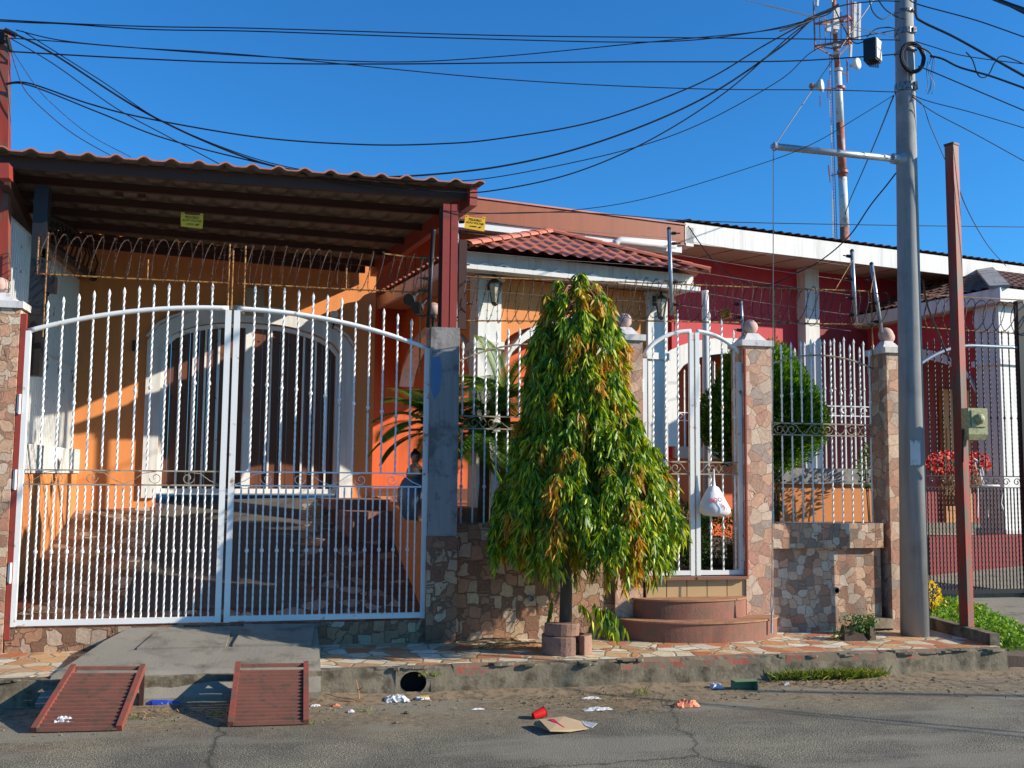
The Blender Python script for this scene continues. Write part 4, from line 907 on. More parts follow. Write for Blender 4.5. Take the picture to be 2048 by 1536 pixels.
s_ = o.modifiers.new('solid', 'SOLIDIFY'); s_.thickness = .012; s_.offset = -1; s_.material_offset = 1; s_.material_offset_rim = 0
for k in range(6):
    t = .02+.185*k; b = MB(); b.beam(cpos(XA, t, -.055 if k else -.062), cpos(XB-.02, t, -.055 if k else -.062), .05, .07 if k else .10); b.build('purlin', M['oxide_dark'], cp)
b = MB(); b.beam(cpos(XB, -.01, -.10), cpos(XB, .99, -.10), .07, .16); b.build('side_beam', M['oxide'], cp)
xl = -2.28
b = MB(); b.beam(cpos(xl, -.01, -.21), cpos(xl, .99, -.21), .07, .12); b.build('side_beam', M['oxide_dark'], cp)
b = MB(); b.beam(P(0, 345, YC-.12), P(22, 345, YC-.12), .12, .12); b.build('beam_stub', M['oxide'], cp)
# posts
pt = cpos(XB, 0, -.18)
b = MB()
for s_ in (-1, 1): b.box(1.34+s_*.036-.031, 1.34+s_*.036+.031, 8.60, 8.70, 2.70, 3.80)
b.box(1.30, 1.38, 8.62, 8.69, 2.70, 3.79); b.build('post', M['oxide'], cp)
b = MB(); b.box(1.43, 1.50, 8.66, 8.71, 2.70, 3.5); b.box(1.255, 1.272, 8.66, 8.72, 2.70, 3.78); b.build('post_bracket', M['oxide_dark'], cp)
pl0, pl1 = P(46, 500, YC+.05), P(76, 500, YC+.05)
b = MB(); b.box(pl0.x, pl1.x, YC+.30, YC+.42, 2.2, 3.80); b.build('post', M['black_gate'], cp)  # left post coloured black to carry the shade under the roof
# round light gaps are real: ribs stand above the wall plate
b = MB(); b.beam(cpos(XA, 1.0, -.09), cpos(XB-.1, 1.0, -.09), .05, .10); b.build('wall_plate', M['oxide_dark'], cp)
# camera-like lamp under the right beam
def spot(x, y, Y, label):
    c = P(x, y, Y); r = root('flood_lamp', tuple(c), label, 'flood lamp', 'small black flood lamps by the carport')
    b = MB(); d = Vector((-.5, -.8, -.3)).normalized(); b.lathe(c, [(.03, 0), (.045, .02), (.062, .09), (.06, .10)], 12, ax=d); b.build('housing', M['black'], r)
    b = MB(); b.lathe(c+d*.085, [(.05, 0), (.048, .01)], 12, ax=d); b.build('lens', M['lantern_glass'], r)
    b = MB(); b.tube([c, c-d*.05+Vector((.03, 0, .06)), c+Vector((.09, .02, .11))], .012, 6); b.build('bracket', M['black'], r)
spot(826, 597, 9.6, 'black flood lamp on the left of the red carport post, pointing down')
spot(842, 613, 9.5, 'second smaller black flood lamp just under the first by the red carport post')
c = P(867, 618, 9.3); r = root('globe_lamp', tuple(c), 'dull pink globe lamp just left of the red carport post foot', 'wall lamp')
b = MB(); b.ball(c, .062, 16); b.build('globe', M['ball'], r, smooth=True); b = MB(); b.lathe(c-Vector((0, 0, .09)), [(.03, 0), (.035, .035)], 10); b.tube([c-Vector((0, 0, .08)), c-Vector((0, -.05, .22)), P(872, 700, 9.2)], .014, 6); b.build('bracket', M['black'], r)
# driveway side walls
dw = root('driveway_wall', (1.3, 10.5, .2), 'low orange wall along the right side of the driveway', 'wall')
a0, a1 = P(850, 1238, 8.95), HT((gu(750, 1000), VWG, 0)); zt0, zt1 = .99, 1.16
b = MB(); n_ = Vector((.14, 0, 0))
b.hexa([(1.20, 8.93, .1), (1.32, 8.93, .1), (a1.x+.14, a1.y, .1), (a1.x, a1.y, .1), (1.20, 8.93, zt0), (1.32, 8.93, zt0), (a1.x+.14, a1.y, zt1), (a1.x, a1.y, zt1)])
b.build('wall_face', M['orange'], dw)
sw = root('boundary_wall', (-2.35, 11, .2), 'peach boundary wall with white band and tall white grille on the left of the driveway', 'wall')
b = MB(); b.box(-2.42, -2.27, 8.99, 12.62, .1, 1.40); b.build('lower_wall', M['orange'], sw)
b = MB(); b.box(-2.44, -2.25, 8.99, 12.15, 1.401, 1.66); b.build('white_band', M['white'], sw)
b = MB(); b.box(-2.46, -2.23, 12.15, 12.63, .3, 4.2); b.build('column', M['white'], sw)
b = MB(); b.box(-2.26, -1.86, 12.2, 12.4, .3, 1.5); b.build('planter_wall', M['orange'], sw)
b = MB(); b.box(-2.28, -1.84, 12.18, 12.42, 1.5, 1.72); b.build('planter_cap', M['white'], sw)
b = MB(); b.box(-2.45, -2.30, 12.63, 13.6, .3, 4.2); b.build('return_wall', M['white'], sw)
for i in range(44):
    y = 9.05+i*.07; o_ = None
    b = MB(); b.box(-2.352, -2.338, y-.007, y+.007, 1.66, 3.55); b.build('grille_bar', M['white_metal'], sw)
b = MB(); b.box(-2.355, -2.335, 9.0, 12.15, 2.55, 2.57); b.box(-2.355, -2.335, 9.0, 12.15, 3.54, 3.56)
b.build('grille_rail', M['white_metal'], sw)
for i in range(5):
    y = 9.4+i*.6; b = MB(); b.tube([(-2.345, y+q.x, 2.45+q.z) for q in [Vector(s__) for s__ in spiral(0, 0, 0, .09, 1.2, 0)]], .006, 4); b.build('grille_scroll', M['black_gate'], sw)
# dark trellis under the carport's left edge
tr = root('side_trellis', (-2.3, 10.5, 3.2), 'dark trellis of curved slats under the left edge of the carport', 'trellis')
up_ = [(86, 425), (140, 455), (190, 500), (245, 540), (282, 572)]; dn_ = [(86, 478), (140, 520), (190, 558), (235, 582), (280, 590)]
def lerp2(L, t):
    k = min(int(t*(len(L)-1)), len(L)-2); f = t*(len(L)-1)-k; return (L[k][0]*(1-f)+L[k+1][0]*f, L[k][1]*(1-f)+L[k+1][1]*f)
XT = -2.2
for i in range(26):
    t = i/25; a, c = PX(*lerp2(up_, t), XT), PX(*lerp2(dn_, t), XT); m_ = a.lerp(c, .5)+Vector((.05, 0, 0)); b = MB(); b.tube([a, m_, c], .011, 5); b.build('slat', M['black_gate'], tr)
b = MB(); b.tube([PX(*lerp2(up_, i/12), XT) for i in range(13)], .03, 6); b.build('top_rail', M['black_gate'], tr)
b = MB(); b.tube([PX(*lerp2(dn_, i/12), XT) for i in range(13)], .045, 6); b.build('bottom_rail', M['black_gate'], tr)
b = MB(); b.ball(PX(262, 578, XT), .16, 14, sz=.55); b.build('bundle', M['black_gate'], tr, smooth=True)
for (x, y, lab) in ((98, 568, 'black plastic meter box hanging by the left carport post'), (92, 508, 'small black bracket box above the meter box by the left carport post')):
    c = P(x, y, 8.95); r = root('switch_box', tuple(c), lab, 'box'); s_ = .055 if y > 520 else .03
    b = MB(); b.box(c.x-s_, c.x+s_, c.y-.05, c.y+.05, c.z-s_*1.4, c.z+s_*1.2); b.build('casing', M['black'], r)
    b = MB(); b.tube([c-Vector((0, 0, s_)), c-Vector((.02, 0, .3)), c-Vector((.0, -.02, .55))], .009, 6); b.build('lead', M['black'], r)
# white neighbour house on the left
nb = root('white_house', (-4, 12, 0), 'pale green and white neighbour house at the left edge', 'house')
ya_, yb9 = PX(80, 750, -2.62).y, PX(152, 750, -2.62).y
b = MB(); b.box(-9, -2.62, 8.99, 9.1, 0, 4.15); b.box(-2.75, -2.62, 9.1, ya_, 0, 4.15); b.box(-2.75, -2.62, yb9, 14.5, 0, 4.15); b.box(-2.75, -2.62, ya_, yb9, 0, 1.62)
q9 = [(ya_+(yb9-ya_)*i/12, 3.05+.22*math.sin(math.pi*i/12)) for i in range(13)]
for (p_, z_), (p2_, z2_) in zip(q9, q9[1:]): b.hexa([(-2.75, p_, z_), (-2.62, p_, z_), (-2.62, p2_, z2_), (-2.75, p2_, z2_), (-2.75, p_, 4.15), (-2.62, p_, 4.15), (-2.62, p2_, 4.15), (-2.75, p2_, 4.15)])
b.build('wall', M['white'], nb)
b = MB(); b.box(-3.2, -3.15, ya_-.5, yb9+.5, 1.3, 3.5); b.build('window', M['dark'], nb)
for k in range(5): b = MB(); yy_ = ya_+(yb9-ya_)*(k+.5)/5; b.box(-2.7, -2.68, yy_-.012, yy_+.012, 1.62, 3.2); b.build('window_bar', M['white_metal'], nb)
b = MB(); b.box(-2.95, -2.9, yb9-.6, yb9-.1, 1.70, 1.90); b.build('cloth', M['pink'], nb)
# ================================================================== BLACK GATE ON THE RIGHT
bgx0, bgx1, bgy = G(1868, 1196, 0.0).x, G(2044, 1189, 0.0).x, 11.0
bg_ = root('black_gate', ((bgx0+bgx1)/2, bgy, .02), 'black arched metal gate of the red house at the right edge', 'gate')
zT = P(1960, 692, bgy).z; zT0 = P(1855, 725, bgy).z
Ab = lambda x: zT-(zT-zT0)*max(0, ((bgx0+.75-x)/.75))**2
b = MB(); b.box(bgx0-.1, bgx1, bgy-.02, bgy+.02, .03, .08); b.box(bgx1, bgx1+.09, bgy-.04, bgy+.04, 0, zT+.6); b.box(bgx0-.12, bgx0-.08, bgy-.02, bgy+.02, .03, zT0); b.build('frame', M['black_gate'], bg_)
b = MB(); b.tube([(bgx0-.1+(bgx1-bgx0+.1)*i/20, bgy, Ab(bgx0-.1+(bgx1-bgx0+.1)*i/20)) for i in range(21)], .022, 8); b.sm = True; b.build('arched_rail', M['grey_steel'], bg_)
zmb = P(1950, 975, bgy).z; n = 14; wdt = bgx1-bgx0
for i in range(n*2):
    x = bgx0+wdt*(i+.5)/(n*2); bar(bg_, x, bgy, .07, round(zmb, 2), M['black_gate'], s=.009)
    if i % 2: bar(bg_, x, bgy, round(zmb+.14, 2), round(Ab(x)+.16, 2), M['black_gate'], tip=True, knob=[2.2], s=.009)
b = MB()
for z in (zmb, zmb+.14): b.box(bgx0, bgx1, bgy-.008, bgy+.008, z-.006, z+.006)
for i in range(9): b.tube(spiral(bgx0+wdt*(i+.5)/9, bgy, zmb+.07, .05, 1.2, 0), .006, 4)
b.build('scroll_band', M['black_gate'], bg_)
cz = (P(1950, 598, bgy).z+P(1950, 665, bgy).z)/2
c5 = coil(bgx0-.15, bgx1+.3, bgy, cz, .20, .13, 'large loops of barbed wire over the black gate at the right edge', 9, wr_=.0055)
rods(c5, bgy, [((bgx0-.1, bgy, P(1865, 655, bgy).z), (bgx1+.2, bgy, P(2045, 668, bgy).z)), ((bgx0-.1, bgy, P(1865, 590, bgy).z), (bgx1+.2, bgy, P(2045, 600, bgy).z))])
# ================================================================== POLES
PY = 8.35
pb, ptp = P(1830, 1262, PY), P(1803, -260, PY)
up_r = root('utility_pole', (pb.x, PY, pb.z), 'tall grey concrete utility pole on the pavement right of the front gate', 'utility pole')
b = MB(); b.tube([pb-Vector((0, 0, .05)), pb.lerp(ptp, .33), pb.lerp(ptp, .66), ptp], [.128, .108, .092, .075], 26); b.sm = True; b.build('shaft', M['pole'], up_r)
M['band'] = paint('weathered_steel_band', (.30, .30, .31), .45, .3, 14, dirt=(.08, .07, .06), dth=(.45, .6), metal=.6)
def onpole(y):
    for k in range(2000):
        q = pb.lerp(ptp, k/2000)
        d = q-CC; yy = 768-FP*d.dot(CU)/d.dot(CF)
        if yy <= y: return q, .128-.053*k/2000
    return ptp, .08
for y, h in ((30, .03), (65, .02), (72, .05), (110, .02), (176, .035), (186, .06)):
    q, rr2 = onpole(y); b = MB(); b.lathe(q, [(rr2+.004, 0), (rr2+.008, .002), (rr2+.008, h), (rr2+.004, h+.002)], 20); b.box(q.x+.03, q.x+.065, q.y-rr2-.015, q.y-rr2+.01, q.z+.004, q.z+h*.8); b.build('steel_band', M['band'], up_r)
arm_a = P(1548, 293, PY-.0); q, _ = onpole(320)
b = MB(); b.tube([arm_a, q], .032, 12); b.sm = True; b.build('side_arm', M['grey_steel'], up_r)
b = MB(); d = (q-arm_a).normalized(); b.lathe(arm_a, [(.0, -.03), (.02, -.03), (.022, -.01), (.043, -.005), (.043, .012), (.033, .014)], 12, ax=d); b.lathe(q-d*.16, [(.034, 0), (.05, .005), (.052, .06), (.09, .10)], 12, ax=d); b.build('arm_fitting', M['grey_steel'], up_r)
q, rr2 = onpole(905)
b = MB()
for i in range(6):
    a0 = math.pi*(-.90)+i*.12; a1 = a0+.12
    z0, z1 = q.z-.12, q.z+.11
    b.quad((q.x+(rr2+.012)*math.cos(a0+.55), q.y+(rr2+.012)*math.sin(a0+.55), z0), (q.x+(rr2+.012)*math.cos(a1+.55), q.y+(rr2+.012)*math.sin(a1+.55), z0+.01*(i % 2)), (q.x+(rr2+.012)*math.cos(a1+.55), q.y+(rr2+.012)*math.sin(a1+.55), z1), (q.x+(rr2+.012)*math.cos(a0+.55), q.y+(rr2+.012)*math.sin(a0+.55), z1-.02*(i % 3)))
b.build('torn_poster', M['cap'], up_r)
# cable coil strapped on the pole
q = P(1810, 125, PY); r = root('cable_coil', (q.x, q.y-.13, q.z-.12), 'coil of black cable strapped high on the utility pole', 'cable coil')
b = MB(); rng = random.Random(2)
for k in range(7):
    ra = .108+.004*k; b.tube([(q.x+ra*math.cos(a)*1.0+rng.uniform(-.002, .002), q.y-.115-.008*(k % 3), q.z+ra*1.15*math.sin(a)) for a in [2*math.pi*i/30 for i in range(31)]], .0075, 5, caps=False)
b.build('loops', M['cable'], r)
# splice box
c = P(1743, 104, 8.2); r = root('splice_box', (c.x, c.y, c.z-.14), 'black and white cable splice box hanging in the wires left of the utility pole', 'splice box')
b = MB(); b.hexa([(c.x-.105, c.y-.03, c.z-.11), (c.x-.03, c.y-.11, c.z-.11), (c.x+.085, c.y-.02, c.z-.11), (c.x, c.y+.06, c.z-.11), (c.x-.105, c.y-.03, c.z+.10), (c.x-.03, c.y-.11, c.z+.10), (c.x+.085, c.y-.02, c.z+.10), (c.x, c.y+.06, c.z+.10)]); b.build('body', M['black'], r)
b = MB(); e = Vector((.115, .09, 0)).normalized(); nn_ = Vector((e.y, -e.x, 0)); o0 = Vector((c.x-.03, c.y-.11, c.z-.10))
for i in (0, 1):
    for j in (0, 1):
        a = o0+e*(.008+i*.068)+Vector((0, 0, .006+j*.098)); b.prism([a, a+e*.062, a+e*.062+Vector((0, 0, .09)), a+Vector((0, 0, .09))], nn_*.012)
b.build('front_cells', M['white_plastic'], r)
b = MB()
for i in range(5): b.tube([(c.x-.045+i*.021, c.y-.04, c.z-.11), (c.x-.045+i*.021, c.y-.04, c.z-.165)], .007, 6)
b.build('glands', M['black'], r)
# red posts
a, c = P(1934, 1258, 8.18), P(1903, 292, 8.18)
rp = root('red_post', tuple(a), 'tall square red steel post in the verge right of the utility pole', 'post')
def sqtube(a, c, wd, mat, par, name='post', ang=.35):
    mb = MB(); vs = []
    for p in (a, c):
        for k in range(4):
            t = ang+math.pi/4+k*math.pi/2; vs.append((p.x+wd*.7071*math.cos(t), p.y+wd*.7071*math.sin(t), p.z))
    mb.add(vs, [(0, 1, 5, 4), (1, 2, 6, 5), (2, 3, 7, 6), (3, 0, 4, 7), (3, 2, 1, 0), (4, 5, 6, 7)]); return mb.build(name, M[mat], par)
sqtube(a-Vector((0, 0, .2)), c, .088, 'oxide_post', rp, 'shaft'); sqtube(c, c+Vector((0, 0, .02)), .10, 'oxide_dark', rp, 'cap')
m = P(1942, 848, 8.1); r = root('meter_box', (m.x, m.y, m.z-.14), 'yellowed plastic electric meter box fixed on the tall red post', 'meter box')
b = MB(); b.box(m.x-.10, m.x+.10, m.y-.10, m.y, m.z-.10, m.z+.14); b.hexa([(m.x-.09, m.y-.08, m.z-.15), (m.x+.08, m.y-.08, m.z-.15), (m.x+.08, m.y, m.z-.15), (m.x-.09, m.y, m.z-.15), (m.x-.10, m.y-.10, m.z-.101), (m.x+.10, m.y-.10, m.z-.101), (m.x+.10, m.y, m.z-.101), (m.x-.10, m.y, m.z-.101)]); b.build('casing', M['meter'], r)
b = MB(); b.box(m.x-.075, m.x+.08, m.y-.112, m.y-.1005, m.z-.03, m.z+.12); b.ball((m.x, m.y-.112, m.z+.04), .05, 14); b.build('cover', M['meter'], r)
b = MB(); b.tube([(m.x-.11, m.y-.03, m.z-.05), (m.x-.115, m.y-.03, m.z-.2), (m.x-.10, m.y, m.z-.35)], .01, 6); b.build('lead', M['black'], r)
a, c = P(8, 560, 8.9), P(8, 62, 8.9)
lp = root('red_post', (a.x, a.y, a.z), 'red steel post at the top left corner with black cable fittings', 'post')
sqtube(a, c, .085, 'oxide_post', lp, 'shaft', .0); b = MB(); b.box(c.x-.06, c.x+.02, c.y-.07, c.y+.05, c.z-.13, c.z-.02); b.build('strap', M['black'], lp)
b = MB(); b.tube([P(10, 60, 8.8), P(32, 71, 8.8)], .022, 8); b.tube([P(15, 76, 8.8), P(21, 101, 8.8)], .017, 8); b.build('cable_clamp', M['black'], lp)
# ================================================================== TELECOM MAST
TY = 45
tm = root('telecom_mast', (26.9, TY, 0), 'red and white telecom mast with dishes and antennas behind the roofs', 'mast')
def T(x, y): return P(x, y, TY)
stops = [(1689, 470), (1689, 330), (1680, 242), (1677, 150), (1676, 122), (1673, 60), (1672, 30)]
cols_ = ['tower_white', 'tower_red', 'tower_white', 'tower_white', 'tower_red', 'tower_red']
seg = [(1692, 620, 1689, 455, .235, 'tower_red'), (1689, 455, 1685, 355, .22, 'tower_white'), (1685, 355, 1680, 246, .205, 'tower_red'), (1680, 246, 1676, 145, .19, 'tower_white'), (1676, 145, 1671, 90, .14, 'tower_red'), (1671, 90, 1668, 0, .11, 'tower_red'), (1668, 0, 1667, -60, .10, 'tower_red')]
for x0, y0, x1, y1, rr3, mt_ in seg:
    b = MB(); b.tube([T(x0, y0), T(x1, y1)], [rr3+.01, rr3-.01], 18); b.sm = True; b.build('mast_section', M[mt_], tm)
for x, y, rr3 in ((1685, 344, .24), (1680, 176, .22), (1676.5, 140, .18), (1673, 108, .16), (1671, 92, .15), (1670, 66, .14)):
    b = MB(); p = T(x, y); b.lathe(p, [(rr3, -.08), (rr3+.04, -.06), (rr3+.04, .06), (rr3, .08)], 16); b.build('flange', M['tower_red' if y > 150 else 'tower_white'], tm)
b = MB()
for dx in (-15, -19): b.tube([T(1689+dx, 480), T(1680+dx, 200), T(1676+dx+2, 110)], .02, 5)
for k in range(60):
    y = 478-6.2*k; x = 1689-(480-y)*.034; b.tube([T(x-15, y), T(x-19, y)], .012, 4)
b.build('ladder', M['tower_red'], tm)
def drum(x, y, rad, dx, dy_, lab=None):
    p = T(x, y); d = Vector((dx, dy_, 0)).normalized(); mb = MB(); mb.lathe(p, [(rad*.25, -.35), (rad*.3, -.2), (rad*.92, -.02), (rad, .0), (rad, .10), (rad*.97, .13), (rad*.6, .17)], 24, ax=d); mb.sm = True; mb.build('dish', M['tower_white'], tm)
drum(1712, 128, .30, .5, -.9); drum(1640, 172, .32, .75, -.7)
b = MB(); b.tube([T(1652, 178), T(1678, 176)], .035, 6); b.tube([T(1695, 148), T(1678, 146)], .035, 6); b.tube([T(1694, 120), T(1695, 165)], .04, 6); b.ball(T(1624, 172), .16, 10); b.tube([T(1640, 190), T(1641, 215)], .03, 5); b.tube([T(1657, 160), T(1656, 195)], .04, 5)
b.tube([T(1660, 352), T(1680, 347)], .025, 5); b.tube([T(1657, 330), T(1661, 365)], .04, 5); b.build('brackets', M['tower_red'], tm)
b = MB()
for x, y0, y1 in ((1659, 200, 235), (1662, 250, 285), (1663, 310, 345), (1664, 380, 480), (1666, 400, 490)): b.tube([T(x, y0), T(x+1, y1)], .022, 5)
b.build('whip_antennas', M['tower_white'], tm)
b = MB(); tri_a = [T(1630, 92), T(1703, 84), T(1672, 100)]; tri_b = [T(1628, 48), T(1704, 40), T(1670, 52)]
tri_a[2].y -= 1.2; tri_b[2].y -= 1.2
for tri in (tri_a, tri_b):
    for k in range(3): b.beam(tri[k], tri[(k+1) % 3], .07, .07); b.beam(tri[k], T(1672, (98 if tri is tri_a else 48)), .06, .06)
for k in range(3): b.tube([tri_a[k]-Vector((0, 0, .25)), tri_b[k]+Vector((0, 0, 1.2))], .045, 6)
b.beam(tri_a[0], T(1672, 116), .06, .06); b.beam(tri_a[1], T(1674, 116), .06, .06)
for k in range(8):
    f = k/7; b.tube([tri_a[0].lerp(tri_a[1], f), tri_b[0].lerp(tri_b[1], f)+Vector((0, 0, .3*(k % 3)))], .022, 4)
b.build('antenna_cage', M['tower_red'], tm)
for x, y0, y1, wd in ((1663, 22, 66, .32), (1700, 12, 84, .16), (1709, 14, 86, .12), (1626, 4, 20, .10), (1688, 60, 84, .14), (1648, 55, 70, .22), (1692, 96, 122, .10), (1655, 0, 12, .06)):
    a, c = T(x, y1), T(x+1, y0); b = MB(); b.beam(a-Vector((0, .4, 0)), c-Vector((0, .4, 0)), wd, .15, up=(0, 1, 0)); b.build('panel_antenna', M['tower_white'], tm)
# ================================================================== CABLES
def cat(pts, n=14):
    out = []; m_ = len(pts)
    for i in range(m_-1):
        p0, p1, p2, p3 = pts[max(i-1, 0)], pts[i], pts[i+1], pts[min(i+2, m_-1)]
        for k in range(n):
            t = k/n; out.append(.5*((2*p1)+(p2-p0)*t+(2*p0-5*p1+4*p2-p3)*t*t+(3*p1-p0-3*p2+p3)*t**3))
    out.append(pts[-1]); return out
def cable(px, Ya, Yb, rad, label, mat='cable', group='cables strung over the street', n=12):
    xs = [p[0] for p in px]; pts = []
    L = [0]
    for a, c in zip(px, px[1:]): L.append(L[-1]+math.hypot(c[0]-a[0], c[1]-a[1]))
    for (x, y), l in zip(px, L): pts.append(P(x, y, Ya+(Yb-Ya)*l/L[-1]))
    if px[-1][0] > 2060: d_ = (pts[-1]-pts[-2]).normalized(); pts += [pts[-1]+d_*3-Vector((0, 0, -.1)), pts[-1]+d_*9-Vector((0, 0, -.9))]
    if px[0][0] < -20: d_ = (pts[0]-pts[1]).normalized(); pts = [pts[0]+d_*9+Vector((0, 0, .5)), pts[0]+d_*3+Vector((0, 0, .05))]+pts
    mb = MB(); mb.tube(cat(pts, n), rad, 5); mb.build('overhead_cable', M[mat], group=group, label=label, cat='cable')
cable([(-40, 37), (260, 52), (520, 57), (1000, 71), (1330, 75), (1800, 80)], 8.8, 8.2, .0055, 'highest black cable crossing the whole sky almost level')
cable([(-40, 40), (130, 48), (300, 59), (520, 63), (900, 76), (1300, 84), (1500, 66), (1640, 34), (1665, 20)], 8.8, 8.3, .0055, 'second highest black cable, touching the highest one at the left edge')
cable([(32, 60), (130, 82), (300, 98), (520, 113), (780, 124), (1000, 113), (1300, 84), (1560, 57), (1665, 18)], 8.8, 8.3, .005, 'black cable from the left post head that rises steeply to the right over mid sky')
cable([(18, 76), (130, 84), (260, 95), (520, 112), (1000, 158), (1370, 177), (1650, 180), (1790, 184)], 8.8, 8.2, .0048, 'thin black cable sloping down to the pole band below the cable coil')
cable([(18, 103), (250, 116), (500, 126), (780, 128), (1200, 124), (1540, 123), (1690, 116), (1800, 108)], 8.8, 8.2, .0065, 'black cable running level behind the splice box to the pole')
cable([(30, 68), (110, 110), (300, 230), (500, 318), (640, 347), (780, 354), (1000, 333), (1200, 283), (1400, 200), (1560, 95), (1625, 38), (1668, 14)], 8.8, 8.3, .0085, 'thickest black cable sagging deeply from the left post head to the carport roof edge')
cable([(45, 62), (200, 160), (330, 245), (520, 320), (700, 354), (860, 363), (1000, 353), (1240, 303), (1400, 248), (1560, 160), (1640, 95), (1790, 60)], 8.8, 8.2, .0045, 'thin black cable sagging just above the carport roof beside the thickest')
cable([(12, 167), (60, 167), (180, 208), (300, 238), (520, 275), (720, 289), (870, 288), (1000, 277), (1200, 240), (1400, 166), (1530, 90), (1625, 38)], 8.8, 8.3, .0068, 'black cable leaving low on the left post, sagging in clear sky above the roof')
cable([(12, 169), (60, 171), (200, 226), (330, 277), (520, 326), (700, 365), (900, 384), (1000, 379), (1150, 345), (1300, 280), (1450, 185), (1580, 72), (1632, 36)], 8.8, 8.3, .0062, 'lowest sagging black cable, meeting the right corner of the carport roof')
cable([(20, 76), (110, 130), (230, 215), (330, 270), (450, 334)], 8.8, 8.6, .0045, 'thin black cable from the left post head ending on the carport roof')
cable([(21, 99), (33, 140), (50, 180), (90, 222), (150, 270), (238, 320)], 8.8, 8.7, .004, 'dark barbed strand dropping from the left post to the roof vent', 'barb')
cable([(24, 100), (70, 170), (110, 213), (180, 270), (262, 314)], 8.8, 8.7, .003, 'fainter barbed strand dropping from the left post beside the darker one', 'barb')
cable([(880, 421), (1000, 427), (1150, 420), (1300, 395), (1500, 335), (1620, 290), (1720, 232), (1788, 190)], 8.6, 8.2, .0035, 'thin cable from the carport corner curving up past the steel arm to the pole')
cable([(905, 429), (1150, 425), (1400, 442), (1750, 450), (2048, 454), (2200, 456)], 10.8, 12.5, .006, 'thin dark cable level behind the utility pole just above the white roof edge')
cable([(1792, 346), (1772, 372), (1740, 412), (1700, 470), (1650, 515), (1600, 543), (1520, 572), (1440, 535), (1376, 452)], 8.2, 11.6, .007, 'black service cable hanging in a loop from the pole to the white roof corner')
cable([(1787, 192), (1752, 280), (1722, 350), (1700, 400), (1690, 430)], 8.2, 16, .008, 'dark cable dropping steeply from the pole band behind the steel arm')
cable([(1824, 192), (1846, 210), (1860, 250), (1895, 330)], 8.2, 8.3, .004, 'short dark cable from the utility pole to the head of the red post')
cable([(1905, 340), (1935, 420), (1975, 490), (2012, 532)], 8.35, 13, .006, 'thin dark cable from the red post down to the brown porch roof')
cable([(1846, 560), (1858, 620), (1900, 722)], 8.3, 9.5, .010, 'straight dark strap slanting down just right of the utility pole')
cable([(1818, -2), (1840, 10), (1950, 40), (2048, 74), (2120, 98)], 8.2, 7.5, .006, 'highest black cable right of the pole')
cable([(1832, -10), (1832, 30), (1845, 44), (1900, 70), (1950, 97), (2048, 152), (2120, 190)], 8.2, 7.2, .012, 'thick black cable with a dark clamp, running right from the pole top')
cable([(1832, 83), (1870, 95), (1930, 112), (2048, 128), (2120, 138)], 8.2, 7.8, .005, 'thin black cable right of the pole crossing the hanging S shaped loop')
cable([(1860, 112), (1885, 118), (1920, 135), (1980, 152), (2048, 176), (2120, 200)], 8.2, 7.4, .010, 'thick black cable right of the pole with many leads hanging at its start')
cable([(1836, 132), (1880, 150), (1960, 184), (2048, 221), (2120, 250)], 8.2, 7.6, .006, 'black cable right of the cable coil, sloping down to the right edge')
cable([(1824, 190), (1862, 204), (1940, 224), (2048, 256), (2120, 280)], 8.2, 7.8, .0045, 'thin black cable leaving the pole band to the right')
cable([(1824, 194), (1870, 226), (1950, 268), (2048, 322), (2120, 360)], 8.2, 7.8, .0045, 'lowest thin black cable right of the pole')
cable([(1930, -30), (1985, -4), (2020, 10), (2048, 20), (2120, 50)], 6.5, 5.6, .016, 'very thick black cable crossing the top right corner')
cable([(1945, -30), (2000, 2), (2030, 18), (2048, 27), (2120, 62)], 6.5, 5.6, .006, 'thin cable beside the very thick one in the top right corner')
cable([(1932, 104), (1945, 120), (1955, 148), (1966, 155), (1978, 148), (1990, 125), (2006, 112), (2048, 128)], 7.95, 7.8, .006, 'S shaped spare loop of black cable hanging in the wires on the right')
for k, (xa, xb_) in enumerate(((1857, 1853), (1861, 1866), (1866, 1858), (1870, 1860))):
    cable([(1866, 114), (xa, 120), (xa-4, 145), (xb_+3, 170), (xb_-3, 188)], 8.18, 8.2, .0028, ['leftmost', 'second', 'third', 'rightmost'][k]+' of four thin black leads hanging right of the cable coil', group='thin leads under the clamp')
cable([(1826, 92), (1845, 97), (1858, 104), (1868, 116)], 8.2, 8.19, .008, 'short black tail joining the clamp right of the coil to the pole')
cable([(1490, 0), (1560, 16), (1640, 36), (1740, 62), (1796, 76)], 8.1, 8.2, .003, 'pale thin wire from the top edge to the pole, passing over the mast', 'cable_grey')
cable([(1528, 10), (1600, 28), (1680, 52), (1730, 64), (1790, 66)], 8.1, 8.2, .003, 'lower pale thin wire passing over the mast', 'cable_grey')
cable([(1738, -8), (1745, 22), (1764, 38), (1786, 26)], 8.2, 8.2, .006, 'small U shaped black jumper at the top left of the utility pole')
cable([(1752, -8), (1770, 18), (1795, 34), (1812, 38)], 8.2, 8.2, .006, 'small black jumper curving into the top left of the pole')
cable([(1734, 74), (1752, 58), (1780, 55), (1796, 60)], 8.2, 8.2, .006, 'short black jumper arching from the splice box to the pole')
cable([(1668, 14), (1690, 60), (1710, 86), (1735, 80)], 8.3, 8.2, .006, 'black jumper hanging from the dark clamp to the splice box')
cable([(1668, 16), (1700, 8), (1760, 2), (1800, 3)], 8.3, 8.2, .006, 'black cable from the dark clamp to the pole at the top edge')
cable([(1610, 42), (1640, 28), (1662, 20), (1676, 10)], 8.3, 8.3, .016, 'bundled dark clamp where the sagging cables meet in front of the mast')
cable([(1625, 40), (1590, 52), (1560, 62)], 8.3, 8.3, .009, 'taped end where the sagging cables join left of the mast')
